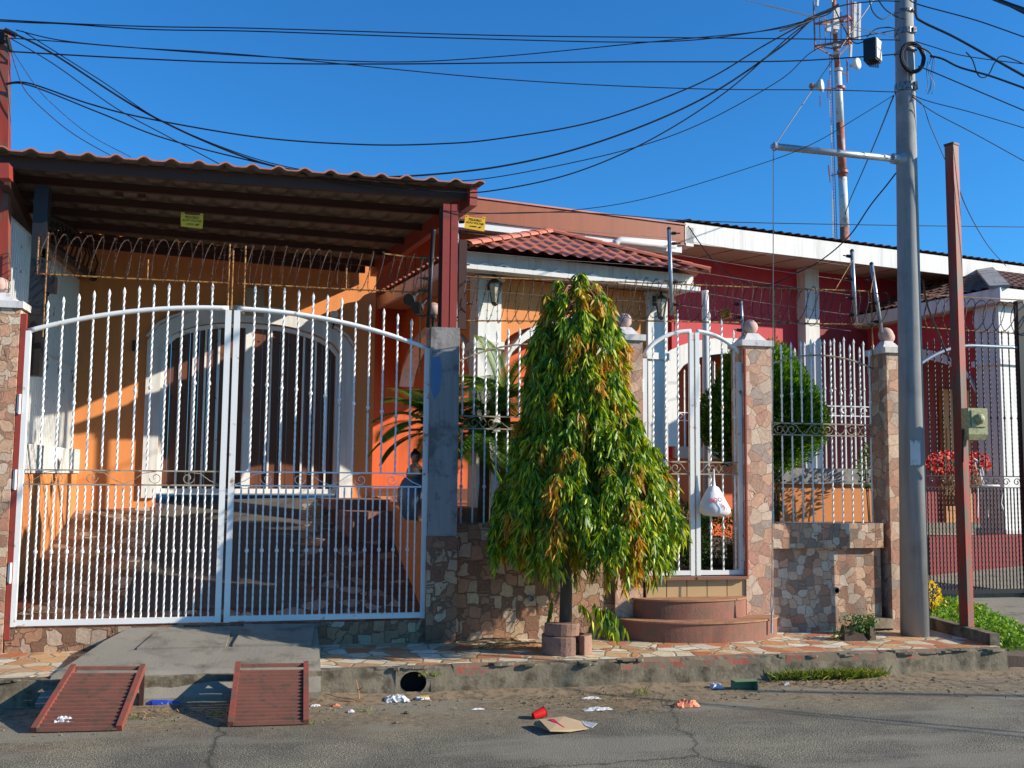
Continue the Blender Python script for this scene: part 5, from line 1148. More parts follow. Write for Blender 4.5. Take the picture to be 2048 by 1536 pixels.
gz = root('guy_wire', tuple(P(1543, 1264, PY)), 'thin steel guy wire from the arm end down to the pavement', 'guy wire')
b = MB(); b.tube([P(1547, 300, PY), P(1546, 700, PY), P(1544, 1180, PY)], .0045, 5); b.tube([arm_a, P(1622, 183, PY), P(1745, 2, PY), P(1790, -64, PY)], .0045, 5); b.build('wire', M['cable_grey'], gz)
b = MB(); b.tube([P(1544, 1180, PY), P(1541, 1205, PY), P(1544, 1226, PY)], .006, 5); b.tube([P(1544, 1180, PY), P(1548, 1205, PY), P(1545, 1226, PY)], .006, 5); b.tube([P(1544, 1222, PY), P(1543, 1266, PY)], .010, 8); b.build('anchor_rod', M['grey_steel'], gz)
# the cable whose shadow lies on the road (it hangs out of the picture, to the right)
sh = [G(1500, 1382, -.2), G(1750, 1387, -.2), G(2100, 1393, -.2), G(2500, 1400, -.2)]
b = MB(); b.tube([q+SUN*(4.2/SUN.z) for q in sh], .035, 6); b.build('overhead_cable', M['cable'], label='thick cable bundle outside the right edge whose shadow lies on the road', cat='cable', group='cables strung over the street')

# ================================================================== KERB RAMP GRATES
M['rail'] = paint('dull_red_rail', (.28, .065, .045), .65, .2, 5, dirt=(.14, .075, .05), dth=(.48, .6), st=.3)
def grate(A, B_, C_, D_, label):
    # A,B bottom-left/right on the road; D,C top-left/right on the kerb
    r = root('kerb_grate', tuple((A+B_)/2), label, 'kerb ramp', 'rusty steel ramps leaning on the kerb')
    for a, d in ((A, D_), (B_, C_)):
        mb = MB(); mb.beam(a, d, .035, .05); mb.build('side_rail', M['rail'], r)
        m0 = MB(); e = a.lerp(d, .98); m0.beam(e, Vector((e.x, e.y+.01, -.19)), .03, .03); m0.build('leg', M['oxide_dark'], r)
    n = 17
    for i in range(n):
        t = .02+.96*i/(n-1); 
        if i == n-2: continue
        a, d = A.lerp(D_, t), B_.lerp(C_, t); mb = MB(); mb.beam(a+(d-a)*.03, a+(d-a)*.97, .030, .024); mb.build('slat', M['grate'], r)
    return r
M['grate'] = paint('brown_rusty_slat', (.25, .095, .065), .7, .25, 5, dirt=(.12, .08, .055), dth=(.5, .65), st=.3)
gA = [G(68, 1462, -.185), G(238, 1458, -.185), P(286, 1334, 7.50), P(148, 1334, 7.50)]
gB = [G(461, 1450, -.185), G(612, 1446, -.185), P(612, 1328, 7.50), P(476, 1329, 7.50)]
grate(*gA, 'slanting rusty steel kerb ramp farther left, litter on its foot'); grate(*gB, 'squarer rusty red kerb ramp in front of the gate centre')
# square raised edge at the right end of the pavement
b = MB(); a, c = G(1858, 1247, .03), G(1990, 1284, .03); b.beam(a, c, .09, .14); b.beam(P(1740, 1246, 8.62), a+Vector((0, .02, 0)), .07, .09); b.build('edge_kerb', M['kerb'], kind='structure')
# ================================================================== BAG, JAR, VENT
c = P(1428, 1003, 8.62); r = root('plastic_bag', (c.x, c.y, c.z-.14), 'full white plastic bag with red print hanging on the walk gate', 'plastic bag')
mb = MB(); prof = [(.006, .30), (.011, .20), (.016, .145), (.05, .125), (.085, .07), (.125, .0), (.150, -.06), (.148, -.095), (.11, -.125), (.05, -.135), (.004, -.137)]; n = 28; vs = []
for i, (ra, z) in enumerate(prof):
    for k in range(n):
        a = 2*math.pi*k/n; f = 1+.10*noise.noise(Vector((math.cos(a)*1.7, math.sin(a)*1.7, z*9)))*(1 if i > 2 else .2)
        vs.append((c.x+ra*f*math.cos(a)+(.02*(z < 0))*(z/-.13), c.y+ra*.62*f*math.sin(a), c.z+z+.012*noise.noise(Vector((a*1.5, z*8, 2)))*(1 if 2 < i < 9 else 0)))
mb.add(vs, [(i*n+k, (i+1)*n+k, (i+1)*n+(k+1) % n, i*n+(k+1) % n) for i in range(len(prof)-1) for k in range(n)]); mb.sm = True
mb.build('bag', M['bagfilm'] if 'bagfilm' in M else M.setdefault('bagfilm', paint('white_bag_film', (.75, .75, .78), .4, .08, 12, st=.9, fine=26)), r)
Tb = Matrix.Translation((c.x-.02, c.y-.092, c.z+.015)) @ Matrix.Rotation(R(-4), 4, 'Y') @ Matrix.Rotation(R(78), 4, 'X')
words('BOO', .052, Tb, M['red_ink'], 'printed_word', r)
for k in range(3):
    mb = MB(); a = k*.3; mb.tube([(c.x+.03+.02*k, c.y-.085, c.z-.01-.01*k), (c.x+.05+.015*k, c.y-.098, c.z-.05-.01*k)], .0025, 4); mb.build('printed_mark', M['red_ink'], r)
c = P(826, 1040, 9.35); r = root('figure_jar', tuple(c), 'blue grey glazed jar shaped like a woman, inside the gate by the grey pillar', 'garden ornament')
b = MB(); b.lathe(c, [(.07, 0), (.11, .05), (.15, .18), (.15, .27), (.11, .36), (.085, .39)], 20); b.sm = True; b.build('jar', M['ceramic'], r)
b = MB(); b.lathe(c+Vector((.01, 0, .38)), [(.075, 0), (.085, .05), (.07, .10), (.03, .14), (.028, .16)], 16); b.ball(c+Vector((.015, -.0, .575)), .042, 14, sz=1.2); b.sm = True; b.build('figure', M['skin'], r)
b = MB(); b.ball(c+Vector((.012, .012, .595)), .046, 14, sz=1.1); b.ball(c+Vector((.012, .03, .64)), .022, 10); b.sm = True; b.build('hair', M['black'], r)
c = cpos(P(258, 330, 8.6).x, .35, .06); r = root('roof_vent', tuple(c), 'small dark vent hood standing on the carport roof ridge', 'roof vent')
b = MB(); b.box(c.x-.13, c.x+.13, c.y-.1, c.y+.1, c.z-.05, c.z+.05); b.hexa([(c.x-.15, c.y-.12, c.z+.051), (c.x+.15, c.y-.12, c.z+.051), (c.x+.15, c.y+.12, c.z+.051), (c.x-.15, c.y+.12, c.z+.051), (c.x-.11, c.y-.08, c.z+.08), (c.x+.11, c.y-.08, c.z+.08), (c.x+.11, c.y+.08, c.z+.08), (c.x-.11, c.y+.08, c.z+.08)]); b.build('hood', M['oxide_dark'], r)
# ================================================================== VEGETATION
def leaf(mb, p, d, L_, W_, nrm, m=0, bend=.25, seg=3):
    d = d.normalized(); s_ = d.cross(nrm)
    s_ = s_.normalized() if s_.length > 1e-4 else d.orthogonal().normalized(); u = s_.cross(d)
    pr = [(0, .12), (.33, .95), (.66, .8), (1, .03)] if seg == 3 else [(0, .3), (.5, 1), (1, .05)]
    vs = []
    for t, wv in pr:
        q = p+d*L_*t-Vector((0, 0, 1))*bend*L_*t*t; vs += [q-s_*W_*wv*.5+u*W_*.12*wv, q+s_*W_*wv*.5+u*W_*.12*wv]
    mb.add(vs, [(2*i, 2*i+1, 2*i+3, 2*i+2) for i in range(len(pr)-1)], m)
def rv(rng): 
    z = rng.uniform(-1, 1); a = rng.uniform(0, 6.283); s_ = math.sqrt(1-z*z); return Vector((s_*math.cos(a), s_*math.sin(a), z))
# --- weeping mast tree
tb = G(1128, 1290, 0); tx, ty = tb.x, 8.02
tx = P(1130, 1200, ty).x
tree = root('weeping_tree', (tx, ty, 0), 'tall cone shaped weeping tree with glossy green and bronze leaves on the pavement', 'tree')
b = MB(); tt = P(1160, 560, ty); b.tube([(tx, ty, 0), (tx+.01, ty, .5), (tx-.01, ty+.01, 1.1), Vector((tx+.03, ty, 1.9)), tt], [.055, .05, .042, .03, .008], 10); b.sm = True; b.build('trunk', M['bark'], tree)
silh = [(545, 1150, 1172), (575, 1100, 1205), (620, 1075, 1225), (680, 1066, 1243), (740, 1060, 1240), (800, 1050, 1262), (860, 1035, 1292), (920, 1015, 1322), (980, 995, 1348), (1030, 986, 1356), (1090, 988, 1350), (1140, 1000, 1345), (1170, 1020, 1330)]
def srow(y):
    for (y0, a0, c0), (y1, a1, c1) in zip(silh, silh[1:]):
        if y0 <= y <= y1: f = (y-y0)/(y1-y0); return a0+(a1-a0)*f, c0+(c1-c0)*f
    return silh[-1][1:]
rng = random.Random(11); Lf = MB(); Br = MB()
def clump(yp, ang, frac, size, young, dens=1.0):
    a, c = srow(yp); q = P((a+c)/2, yp, ty); hw = (P(c, yp, ty).x-P(a, yp, ty).x)/2
    out = Vector((math.cos(ang), math.sin(ang), 0)); ra = max(.02, (hw-size*(.25 if yp < 800 else .5))*frac)
    top = Vector((q.x, ty, q.z))+Vector((math.cos(ang)*ra, math.sin(ang)*ra*.95, 0))
    inner = Vector((q.x, ty, min(q.z+.22, P(1160, 575, ty).z)))
    Br.tube([inner, inner.lerp(top, .6)+Vector((0, 0, .05)), top], [.009, .006, .003], 4)
    for _ in range(int(rng.randint(10, 15)*dens)):
        da = ang+rng.gauss(0, 1.0); sd0 = Vector((math.cos(da), math.sin(da), 0)); L_ = size*rng.uniform(1.1, 2.2); rch = size*rng.uniform(.15, .75)
        n = max(5, int(L_/.012)); yg = young and rng.random() < .8; prev = None
        for i in range(n+1):
            t = i/n; p = top+sd0*rch*math.sin(min(1, t*1.5)*math.pi/2)+Vector((0, 0, .03*math.sin(t*3)-L_*t**1.5))+Vector((rng.uniform(-.006, .006), rng.uniform(-.006, .006), 0))
            m_ = 1 if (yg and t > .35) else 0
            dd = rv(rng)*.9+sd0*rng.uniform(.0, .7); dd.z = -rng.uniform(.5, 2.0)
            leaf(Lf, p, dd, rng.uniform(.038, .100), rng.uniform(.011, .023), rv(rng)+out*.5, m_, bend=rng.uniform(-.1, .6))
rr9 = random.Random(4)
ys = 556
while ys < 1085:
    a, c = srow(ys); hw_m = (P(c, ys, ty).x-P(a, ys, ty).x)/2; n9 = max(4, int(2*math.pi*hw_m/.15)); ph9 = rr9.uniform(0, 6.28)
    for k in range(n9):
        ang = ph9+2*math.pi*k/n9+rr9.uniform(-.25, .25); yy = ys+rr9.uniform(-16, 16)
        if ys > 1000 and rr9.random() < .12: continue
        clump(min(1090, max(550, yy)), ang, rr9.uniform(.80, 1.03), rr9.uniform(.085, .155)*(.75 if ys < 640 else 1), rr9.random() < (.50 if yy < 720 else .26))
    ys += 30
for k in range(240):
    yy = rr9.uniform(640, 1080); clump(yy, rr9.uniform(0, 6.28), rr9.uniform(.25, .65), .16, False, .8)
for x, y in ((1225, 1180), (1262, 1188), (1300, 1180), (1310, 1190), (1180, 1170), (1120, 1190), (1150, 1180), (1318, 1170), (1245, 1200), (1100, 1180), (1205, 1196)):
    for _ in range(2):
        q = P(x+rng.uniform(-12, 12), y-85, ty-.3)
        n = 15
        for i in range(n):
            p = q-Vector((0, 0, .018*i)); sd = rv(rng); sd.z = -2; leaf(Lf, p, sd, .09, .018, rv(rng), 1 if rng.random() < .4 else 0)
# low shoot by the foot
for k in range(9):
    q = P(1175+rng.uniform(-15, 40), 1205+rng.uniform(0, 15), ty-.05); d = Vector((rng.uniform(.2, 1), rng.uniform(-.5, .3), -.4))
    for i in range(14):
        p = q+d*.017*i-Vector((0, 0, .0006*i*i)); sd = rv(rng); sd.z = -1.6; leaf(Lf, p, sd, .09, .024, rv(rng), 0)
q = P(1105, 1195, ty)
for i in range(20): leaf(Lf, q-Vector((.002*i, 0, .012*i)), Vector((rng.uniform(-.5, .3), rng.uniform(-.4, .4), -1.5)), .09, .022, rv(rng), 1 if i > 12 else 0)
Lf.build('crown', [M['leaf'], M['leaf_new']], tree); Br.build('twigs', M['twig'], tree)
# edging blocks round the trunk
er = root('tree_ring', (tx, ty, 0), 'ring of pinkish curved edging blocks round the foot of the weeping tree', 'planter')
def block(cx, cy, r0, r1, a0, a1, z0, z1, tilt=0):
    mb = MB(); K = 8; top = []; 
    pts = [(cx+r1*math.cos(a0+(a1-a0)*i/K), cy+r1*math.sin(a0+(a1-a0)*i/K), z0) for i in range(K+1)]+[(cx+r0*math.cos(a1-(a1-a0)*i/K), cy+r0*math.sin(a1-(a1-a0)*i/K), z0) for i in range(K+1)]
    mb.prism(pts, (0, tilt, z1-z0)); o = mb.build('edging_block', M['brick'], er)
    bv = o.modifiers.new('bev', 'BEVEL'); bv.width = .006; bv.segments = 2; return o
cy_ = ty-.02
block(tx-.02, cy_, .12, .185, math.pi*1.02, math.pi*1.60, 0, .145); block(tx+.03, cy_, .12, .185, math.pi*1.64, math.pi*1.99, 0, .15)
block(tx, cy_+.04, .12, .185, .1, .9*math.pi, 0, .14); block(tx-.03, cy_-.0, .06, .16, math.pi*1.05, math.pi*1.75, .148, .25, -.015)
b = MB(); b.lathe((tx, cy_, 0), [(.13, .0), (.13, .09), (.02, .11)], 14); b.build('soil', M['bark'], er)
# --- palms behind the fence
def palm(x, y, Y, n, L0, label, seed, spread=(0, 6.283), el=(.1, 1.3)):
    rg = random.Random(seed); c = P(x, y, Y); r = root('palm', (c.x, c.y, .93), label, 'palm', 'feathery palms in the garden')
    mb = MB(); mb.tube([(c.x, c.y, .9), (c.x+.02, c.y, (c.z+.9)/2), c], [.07, .06, .05], 10); mb.build('trunk', M['bark'], r)
    for k in range(n):
        az = spread[0]+(spread[1]-spread[0])*(k+rg.uniform(-.3, .3))/n; e = rg.uniform(*el); L_ = L0*rg.uniform(.8, 1.1)
        d = Vector((math.cos(az)*math.cos(e), math.sin(az)*math.cos(e), math.sin(e))); p = c.copy(); mb = MB(); pts = [p.copy()]; m_ = 22
        for i in range(m_): d = (d-Vector((0, 0, .055+.03*(i/m_)))).normalized(); p = p+d*L_/m_; pts.append(p.copy())
        mb.tube(pts, [.009*(1-i/len(pts))+.002 for i in range(len(pts))], 4)
        for i in range(3, m_*3):
            t = i/3; i0 = int(t); f = t-i0
            if i0+1 >= len(pts): continue
            q = pts[i0].lerp(pts[i0+1], f); dr_ = (pts[i0+1]-pts[i0]).normalized(); sd = dr_.cross(Vector((0, 0, 1))).normalized()
            tt_ = t/m_; ll = L_*.36*math.sin(math.pi*(.12+.80*tt_))
            for s_ in (-1, 1): leaf(mb, q, sd*s_+dr_*.75+Vector((0, 0, .25)), ll, .018, Vector((0, 0, 1)), 0, bend=.28, seg=2)
        mb.build('frond', M['palm'], r)
palm(880, 868, 9.9, 30, .82, 'feathery palm behind the grey pillar spreading left over the driveway wall', 5, el=(.0, 1.2))
palm(968, 872, 9.5, 24, .80, 'feathery palm between the grey pillar and the weeping tree', 8, el=(.15, 1.35))
palm(1010, 800, 9.9, 18, .85, 'upright palm mostly hidden behind the left side of the weeping tree', 9, el=(.5, 1.4))
# --- clipped cypress
cy0 = P(1525, 838, 9.7); ct = P(1535, 685, 9.7); cb2 = P(1540, 1020, 9.7); cw = (P(1640, 850, 9.7).x-P(1405, 850, 9.7).x)/2
cr_ = root('cypress', (cb2.x, 9.7, .55), 'clipped egg shaped green cypress behind the pillar right of the walk gate', 'tree')
b = MB(); b.tube([(cb2.x, 9.7, .5), cb2, cy0], [.05, .045, .03], 8); 
for k in range(26):
    a = rnd(0, 6.283); b.tube([cb2+Vector((0, 0, rnd(-.1, .3))), Vector((cy0.x+cw*.45*math.cos(a), 9.7+cw*.45*math.sin(a), cy0.z-.45+rnd(-.1, .2))), Vector((cy0.x+cw*.7*math.cos(a), 9.7+cw*.7*math.sin(a), cy0.z-.1+rnd(-.1, .2)))], [.010, .007, .003], 4)
b.build('trunk', M['bark'], cr_)
b = MB(); rg = random.Random(5); H1 = ct.z-cy0.z; H2 = cy0.z-P(1530, 950, 9.7).z
def ceg(d, f=1):
    if d.z > 0: f *= 1-.16*(1-abs(d.z-.5)*2)*(d.z > 0)
    hh = H1 if d.z > 0 else H2; return Vector((cy0.x+d.x*cw*f, 9.7+d.y*cw*f, cy0.z+d.z*hh*f))
for i in range(26000):
    d = rv(rg); f = rg.uniform(.86, 1.0)+.09*noise.noise(d*3)+.06*noise.noise(d*9)+(.07*rg.random() if rg.random() < .02 else 0)
    if d.z < -.45 and rg.random() < .55: continue
    p = ceg(d, f); dd = (d+Vector((0, 0, .9))+rv(rg)*.45); leaf(b, p, dd, rg.uniform(.025, .05), rg.uniform(.010, .018), rv(rg), 0, bend=0, seg=2)
for i in range(7000):
    d = rv(rg); p = ceg(d, rg.uniform(.5, .82)); leaf(b, p, d+Vector((0, 0, .6)), .08, .05, rv(rg), 0, bend=0, seg=2)
b.build('crown', M['cypress'], cr_)
# --- shrubs
def shrub(cx, cy, cz, rx, ry, rz, n, mat, name, label, cat_, zg, seed=1, ls=.03, group=None):
    rg = random.Random(seed); r = root(name, (cx, cy, zg), label, cat_, group); mb = MB()
    for k in range(10):
        a = rg.uniform(0, 6.28); mb.tube([(cx+.02*math.cos(a), cy+.02*math.sin(a), zg), (cx+rx*.5*math.cos(a), cy+ry*.5*math.sin(a), cz)], [.008, .003], 4)
    mb.build('stems', M['bark'], r); mb = MB()
    for i in range(n):
        d = rv(rg); f = rg.uniform(.6, 1)**.5*(1+.25*noise.noise(d*2.2+Vector((seed, 0, 0)))); p = Vector((cx+d.x*rx*f, cy+d.y*ry*f, cz+d.z*rz*f))
        leaf(mb, p, d+rv(rg)*.8+Vector((0, 0, .3)), ls*rg.uniform(.7, 1.4), ls*.5, rv(rg), 0, bend=.1, seg=2)
    mb.build('leaves', M[mat], r); return r
c = P(1440, 1095, 9.7); shrub(c.x, c.y, c.z, .42, .35, .38, 5200, 'box', 'hedge_shrub', 'dark green clipped shrub just inside the right leaf of the walk gate', 'shrub', .5, 3)
c = P(1372, 1085, 9.9); shrub(c.x, c.y, c.z, .22, .3, .42, 2600, 'box', 'hedge_shrub', 'darker leafy shrub inside the left leaf of the walk gate', 'shrub', .5, 4)
c = P(1550, 985, 9.3); shrub(c.x, c.y, c.z, .06, .1, .28, 420, 'box', 'garden_plant', 'thin leafy plant growing at the left end of the right railing', 'plant', .75, 5, .035)
c = P(1742, 915, 10.1); shrub(c.x, c.y, c.z-.1, .14, .15, .25, 500, 'box', 'garden_plant', 'small green plant by the right end of the garden wall', 'plant', .6, 6, .04)
# poinsettia and pot by the right-hand porch
def red_plant(x, y, Y, rx, rz, n, label, seed):
    c = P(x, y, Y); rg = random.Random(seed); r = root('red_flower_plant', (c.x, c.y, c.z-rz-.3), label, 'flowering plant', 'red flowering plants on the porch'); mb = MB()
    for k in range(12): mb.tube([(c.x+rg.uniform(-.1, .1), c.y, c.z-rz-.3), (c.x+rg.uniform(-rx, rx)*.8, c.y+rg.uniform(-.15, .15), c.z)], .006, 4)
    mb.build('stems', M['twig'], r); mb = MB(); m2 = MB()
    for k in range(n):
        d = rv(rg); q = Vector((c.x+d.x*rx, c.y+d.y*.25, c.z+d.z*rz))
        for j in range(7): a = 6.283*j/7; leaf(mb, q, Vector((math.cos(a), rg.uniform(-.8, .2), math.sin(a)*.8)), .055, .028, Vector((0, -1, .4)), 0, .1, 2)
        if k % 2: leaf(m2, q-Vector((0, 0, .04)), rv(rg), .07, .03, rv(rg), 0, .1, 2)
    fo = mb.build('flowers', M['red_flower'], r); fo['kind'] = 'stuff'; m2.build('leaves', M['box'], r)
red_plant(1898, 925, 12.0, .30, .14, 70, 'mass of red flowers on the porch between the pole and the red post', 3)
red_plant(1950, 925, 12.0, .11, .12, 26, 'red flowers just right of the red post, beside the white iron chair', 4)
c = P(1900, 1012, 12.2); r = root('flower_pot', tuple(c), 'brown terracotta pot standing on the porch behind the black gate', 'pot')
b = MB(); b.lathe(c, [(.10, 0), (.15, .26), (.17, .27), (.17, .31), (.14, .31)], 16); b.sm = True; b.build('pot', M['terracotta'], r)
c = P(1965, 1035, 12.15); r = root('iron_chair', tuple(c), 'white cast iron garden chair on the porch behind the black gate', 'chair')
b = MB()
for sx in (-.2, .2):
    for sy in (-.18, .18): b.tube([(c.x+sx*1.1, c.y+sy, c.z), (c.x+sx*.9, c.y+sy*.8, c.z+.2), (c.x+sx, c.y+sy, c.z+.42)], .014, 5)
b.build('legs', M['iron'], r)
b = MB(); b.lathe((c.x, c.y, c.z+.42), [(.22, 0), (.235, .01), (.22, .03)], 20); b.build('seat', M['iron'], r)
b = MB()
for k in range(7): a = math.pi*k/6; b.tube([(c.x-.2*math.cos(a), c.y+.2, c.z+.44), (c.x-.16*math.cos(a), c.y+.22, c.z+.6+.18*math.sin(a))], .01, 4)
b.tube([(c.x-.2*math.cos(math.pi*k/12), c.y+.22, c.z+.56+.26*math.sin(math.pi*k/12)) for k in range(13)], .014, 5)
for k in range(3): b.tube([(q[0], c.y+.215, q[2]) for q in spiral(c.x-.1+.1*k, 0, c.z+.62, .06, 1.1, 0)], .008, 4)
b.build('backrest', M['iron'], r)
# ground cover in the verge
rg = random.Random(21); mb = MB(); n = 0
poly = [(1858, 1212), (1900, 1202), (1952, 1212), (2000, 1238), (2060, 1268), (2060, 1284), (2005, 1288), (1925, 1262), (1862, 1246)]
W_ = [G(x, y, .0) for x, y in poly]; W_ = [(q.x, q.y) for q in W_]
def inside(x, y, pg):
    c_ = False; j = len(pg)-1
    for i in range(len(pg)):
        if (pg[i][1] > y) != (pg[j][1] > y) and x < (pg[j][0]-pg[i][0])*(y-pg[i][1])/(pg[j][1]-pg[i][1])+pg[i][0]: c_ = not c_
        j = i
    return c_
bx0, bx1 = min(q[0] for q in W_), max(q[0] for q in W_); by0, by1 = min(q[1] for q in W_), max(q[1] for q in W_)
while n < 9000:
    x, y = rg.uniform(bx0, bx1), rg.uniform(by0, by1)
    if not inside(x, y, W_): continue
    n += 1; h = .06+.05*noise.noise(Vector((x*5, y*5, 0))); z = rg.uniform(-.12, h)
    leaf(mb, Vector((x, y, z)), rv(rg)*.7+Vector((0, -.2, .6)), rg.uniform(.03, .055), .022, rv(rg)+Vector((0, 0, 1)), 0, .2, 2)
mb.build('ground_cover', M['cover'], label='bright green leafy ground cover filling the verge right of the pavement', cat='ground cover', kind='stuff')
c = P(1862, 1190, 9.6); shrub(c.x, c.y, c.z, .09, .1, .14, 350, 'yellow_flower', 'yellow_bush', 'small yellow flowering bush right behind the foot of the utility pole', 'plant', -.05, 8, .03)
def tuft(mb, x, y, z, n, h, sp, rg, wd=.005):
    for _ in range(n):
        a = rg.uniform(0, 6.283); o_ = Vector((x+rg.gauss(0, sp), y+rg.gauss(0, sp*.5), z)); leaf(mb, o_, Vector((math.cos(a)*.6, math.sin(a)*.6, rg.uniform(.5, 1.6))), h*rg.uniform(.5, 1.3), wd, rv(rg), 0, .28, 3)
mb = MB(); rg = random.Random(31)
for i in range(190):
    x_ = rg.uniform(1520, 1722) if i % 3 else rg.gauss(1650, 34); q = G(x_, rg.uniform(1345, 1362), -.2); tuft(mb, q.x, min(q.y, 7.52), -.2, 12, .15, .03, rg, .008)
for i in range(14):
    q = G(rg.uniform(1725, 1765), 1352, -.2); tuft(mb, q.x, min(q.y, 7.52), -.17, 6, .05, .02, rg)
mb.build('kerb_grass', M['grass'], label='strip of green grass growing along the kerb foot in front of the recessed wall', cat='grass', kind='stuff')
mb = MB()
for (x, y, n_, h) in ((848, 1345, 30, .05), (868, 1352, 30, .05), (965, 1298, 40, .07), (1000, 1294, 46, .07), (1035, 1290, 26, .05), (1283, 1392, 26, .13), (430, 1432, 26, .06), (620, 1448, 20, .04), (735, 1424, 18, .04), (268, 1440, 20, .05), (330, 1444, 12, .03), (85, 1358, 20, .06), (1680, 1245, 18, .06), (150, 1320, 14, .06), (1075, 1300, 10, .05)):
    z = .0 if y < 1330 else (-.06 if y < 1356 else -.2); q = G(x, y, z); tuft(mb, q.x, q.y if z > -.05 else min(q.y, 7.53), z, n_, h, .03, rg)
mb.build('weeds', M['grass'], label='scattered weeds in the cracks of the kerb, ramp feet and pavement', cat='weeds', kind='stuff')
# broken planter with small plants
c = P(1712, 1272, 8.2); r = root('broken_planter', tuple(c), 'broken dark concrete planter with small green plants on the pavement left of the pole', 'planter')
b = MB(); b.hexa([(c.x-.14, c.y-.05, -.0), (c.x+.07, c.y-.09, 0), (c.x+.08, c.y+.07, 0), (c.x-.12, c.y+.1, 0), (c.x-.13, c.y-.03, .11), (c.x+.03, c.y-.07, .055), (c.x+.04, c.y+.06, .06), (c.x-.09, c.y+.08, .13)]); b.hexa([(c.x+.10, c.y-.06, 0), (c.x+.17, c.y-.05, 0), (c.x+.16, c.y+.05, 0), (c.x+.10, c.y+.04, 0), (c.x+.11, c.y-.05, .11), (c.x+.165, c.y-.04, .10), (c.x+.16, c.y+.04, .09), (c.x+.11, c.y+.03, .12)])
b.build('pot_shards', M['bark'], r); mb = MB(); rg = random.Random(4)
for (dx, nn2) in ((-.10, 60), (.0, 160), (.06, 140), (.14, 110), (-.2, 50)):
    for _ in range(nn2): leaf(mb, Vector((c.x+dx+rg.gauss(0, .04), c.y+rg.gauss(0, .04), rg.uniform(.05, .21) if dx > -.15 else rg.uniform(.01, .10))), rv(rg)+Vector((0, 0, .5)), .028, .014, rv(rg), 0, .1, 2)
mb.build('plants', M['box'], r)['kind'] = 'stuff'
# ================================================================== LITTER
def crumple(name, x, y, z, sx, sy, sz, mat, label, cat_, seed=1, n=9, group='litter in the gutter'):
    rg = random.Random(seed); c = G(x, y, z); mb = MB(); vs = []
    for i in range(n+1):
        for j in range(n+1):
            u, v = i/n-.5, j/n-.5; e = 1-max(abs(u), abs(v))*2*.5
            vs.append((c.x+sx*u*(1+rg.uniform(-.15, .15)), c.y+sy*v*(1+rg.uniform(-.2, .2)), z+.004+sz*max(0, (1-(2*u)**2)*(1-(2*v)**2))**.5*rg.uniform(.35, 1.0)))
    mb.add(vs, [(i*(n+1)+j, (i+1)*(n+1)+j, (i+1)*(n+1)+j+1, i*(n+1)+j+1) for i in range(n) for j in range(n)])
    o = mb.build(name, M[mat], label=label, cat=cat_, group=group); s_ = o.modifiers.new('s', 'SOLIDIFY'); s_.thickness = .0015; return o
crumple('plastic_wrapper', 793, 1402, -.2, .17, .12, .05, 'film', 'crumpled clear plastic bag by the drain mouth', 'litter', 1)
crumple('snack_packet', 845, 1399, -.2, .10, .05, .03, 'cap', 'small white packet with blue and yellow print right of the clear plastic bag', 'litter', 2)
b = MB(); q = G(848, 1401, -.2); b.box(q.x-.03, q.x+.035, q.y-.03, q.y-.0, -.168, -.165); b.build('printed_strip', M['yellow'], bpy.data.objects['snack_packet'])
crumple('plastic_film', 128, 1443, -.155, .12, .07, .035, 'film', 'scrap of clear plastic lying on the foot of the left kerb ramp', 'litter', 3)
crumple('salmon_bag', 1372, 1413, -.2, .18, .10, .055, 'salmon', 'crumpled salmon pink plastic bag on the road', 'litter', 4)
crumple('foil_scrap', 1195, 1420, -.2, .20, .07, .02, 'film', 'flat shiny torn wrapper right of the cardboard, among dry stalks', 'litter', 5)
crumple('paper_scrap', 1182, 1399, -.2, .14, .025, .02, 'cap', 'narrow curled white paper scrap above the torn wrapper', 'litter', 6)
crumple('foil_ball', 1432, 1377, -.2, .10, .06, .05, 'film', 'crushed silvery foil beside the green box at the kerb', 'litter', 7)
crumple('white_wad', 1735, 1352, -.2, .11, .06, .05, 'film', 'white crumpled wad at the right end of the kerb grass', 'litter', 8)
crumple('small_wad', 1573, 1372, -.2, .05, .03, .03, 'film', 'tiny white wad below the kerb grass', 'litter', 9)
crumple('white_chip', 702, 1425, -.2, .045, .035, .02, 'cap', 'small white paper ball left of the forked twig', 'litter', 10)
crumple('pink_scrap', 672, 1413, -.2, .05, .03, .02, 'salmon', 'small pinkish scrap just above the white paper ball', 'litter', 12)
crumple('glass_bits', 630, 1413, -.2, .07, .04, .015, 'film', 'clear plastic cup pieces beside the right kerb ramp', 'litter', 13)
crumple('paper_sliver', 955, 1420, -.2, .09, .02, .012, 'cap', 'thin white paper sliver left of the cardboard', 'litter', 14)
# green box
c = G(1488, 1380, -.2); r = root('green_box', tuple(c), 'small open green carton lying at the kerb', 'carton', 'litter in the gutter')
b = MB()
for (x0, x1, y0, y1, z0, z1) in ((-.09, .10, -.04, .04, .07, .075), (.095, .10, -.04, .04, .0, .07), (-.09, -.085, .03, .04, 0, .07), (-.09, .10, .036, .04, 0, .07)): b.box(c.x+x0, c.x+x1, c.y+y0, c.y+y1, c.z+z0, c.z+z1)
b.build('carton', M['green_card'], r)
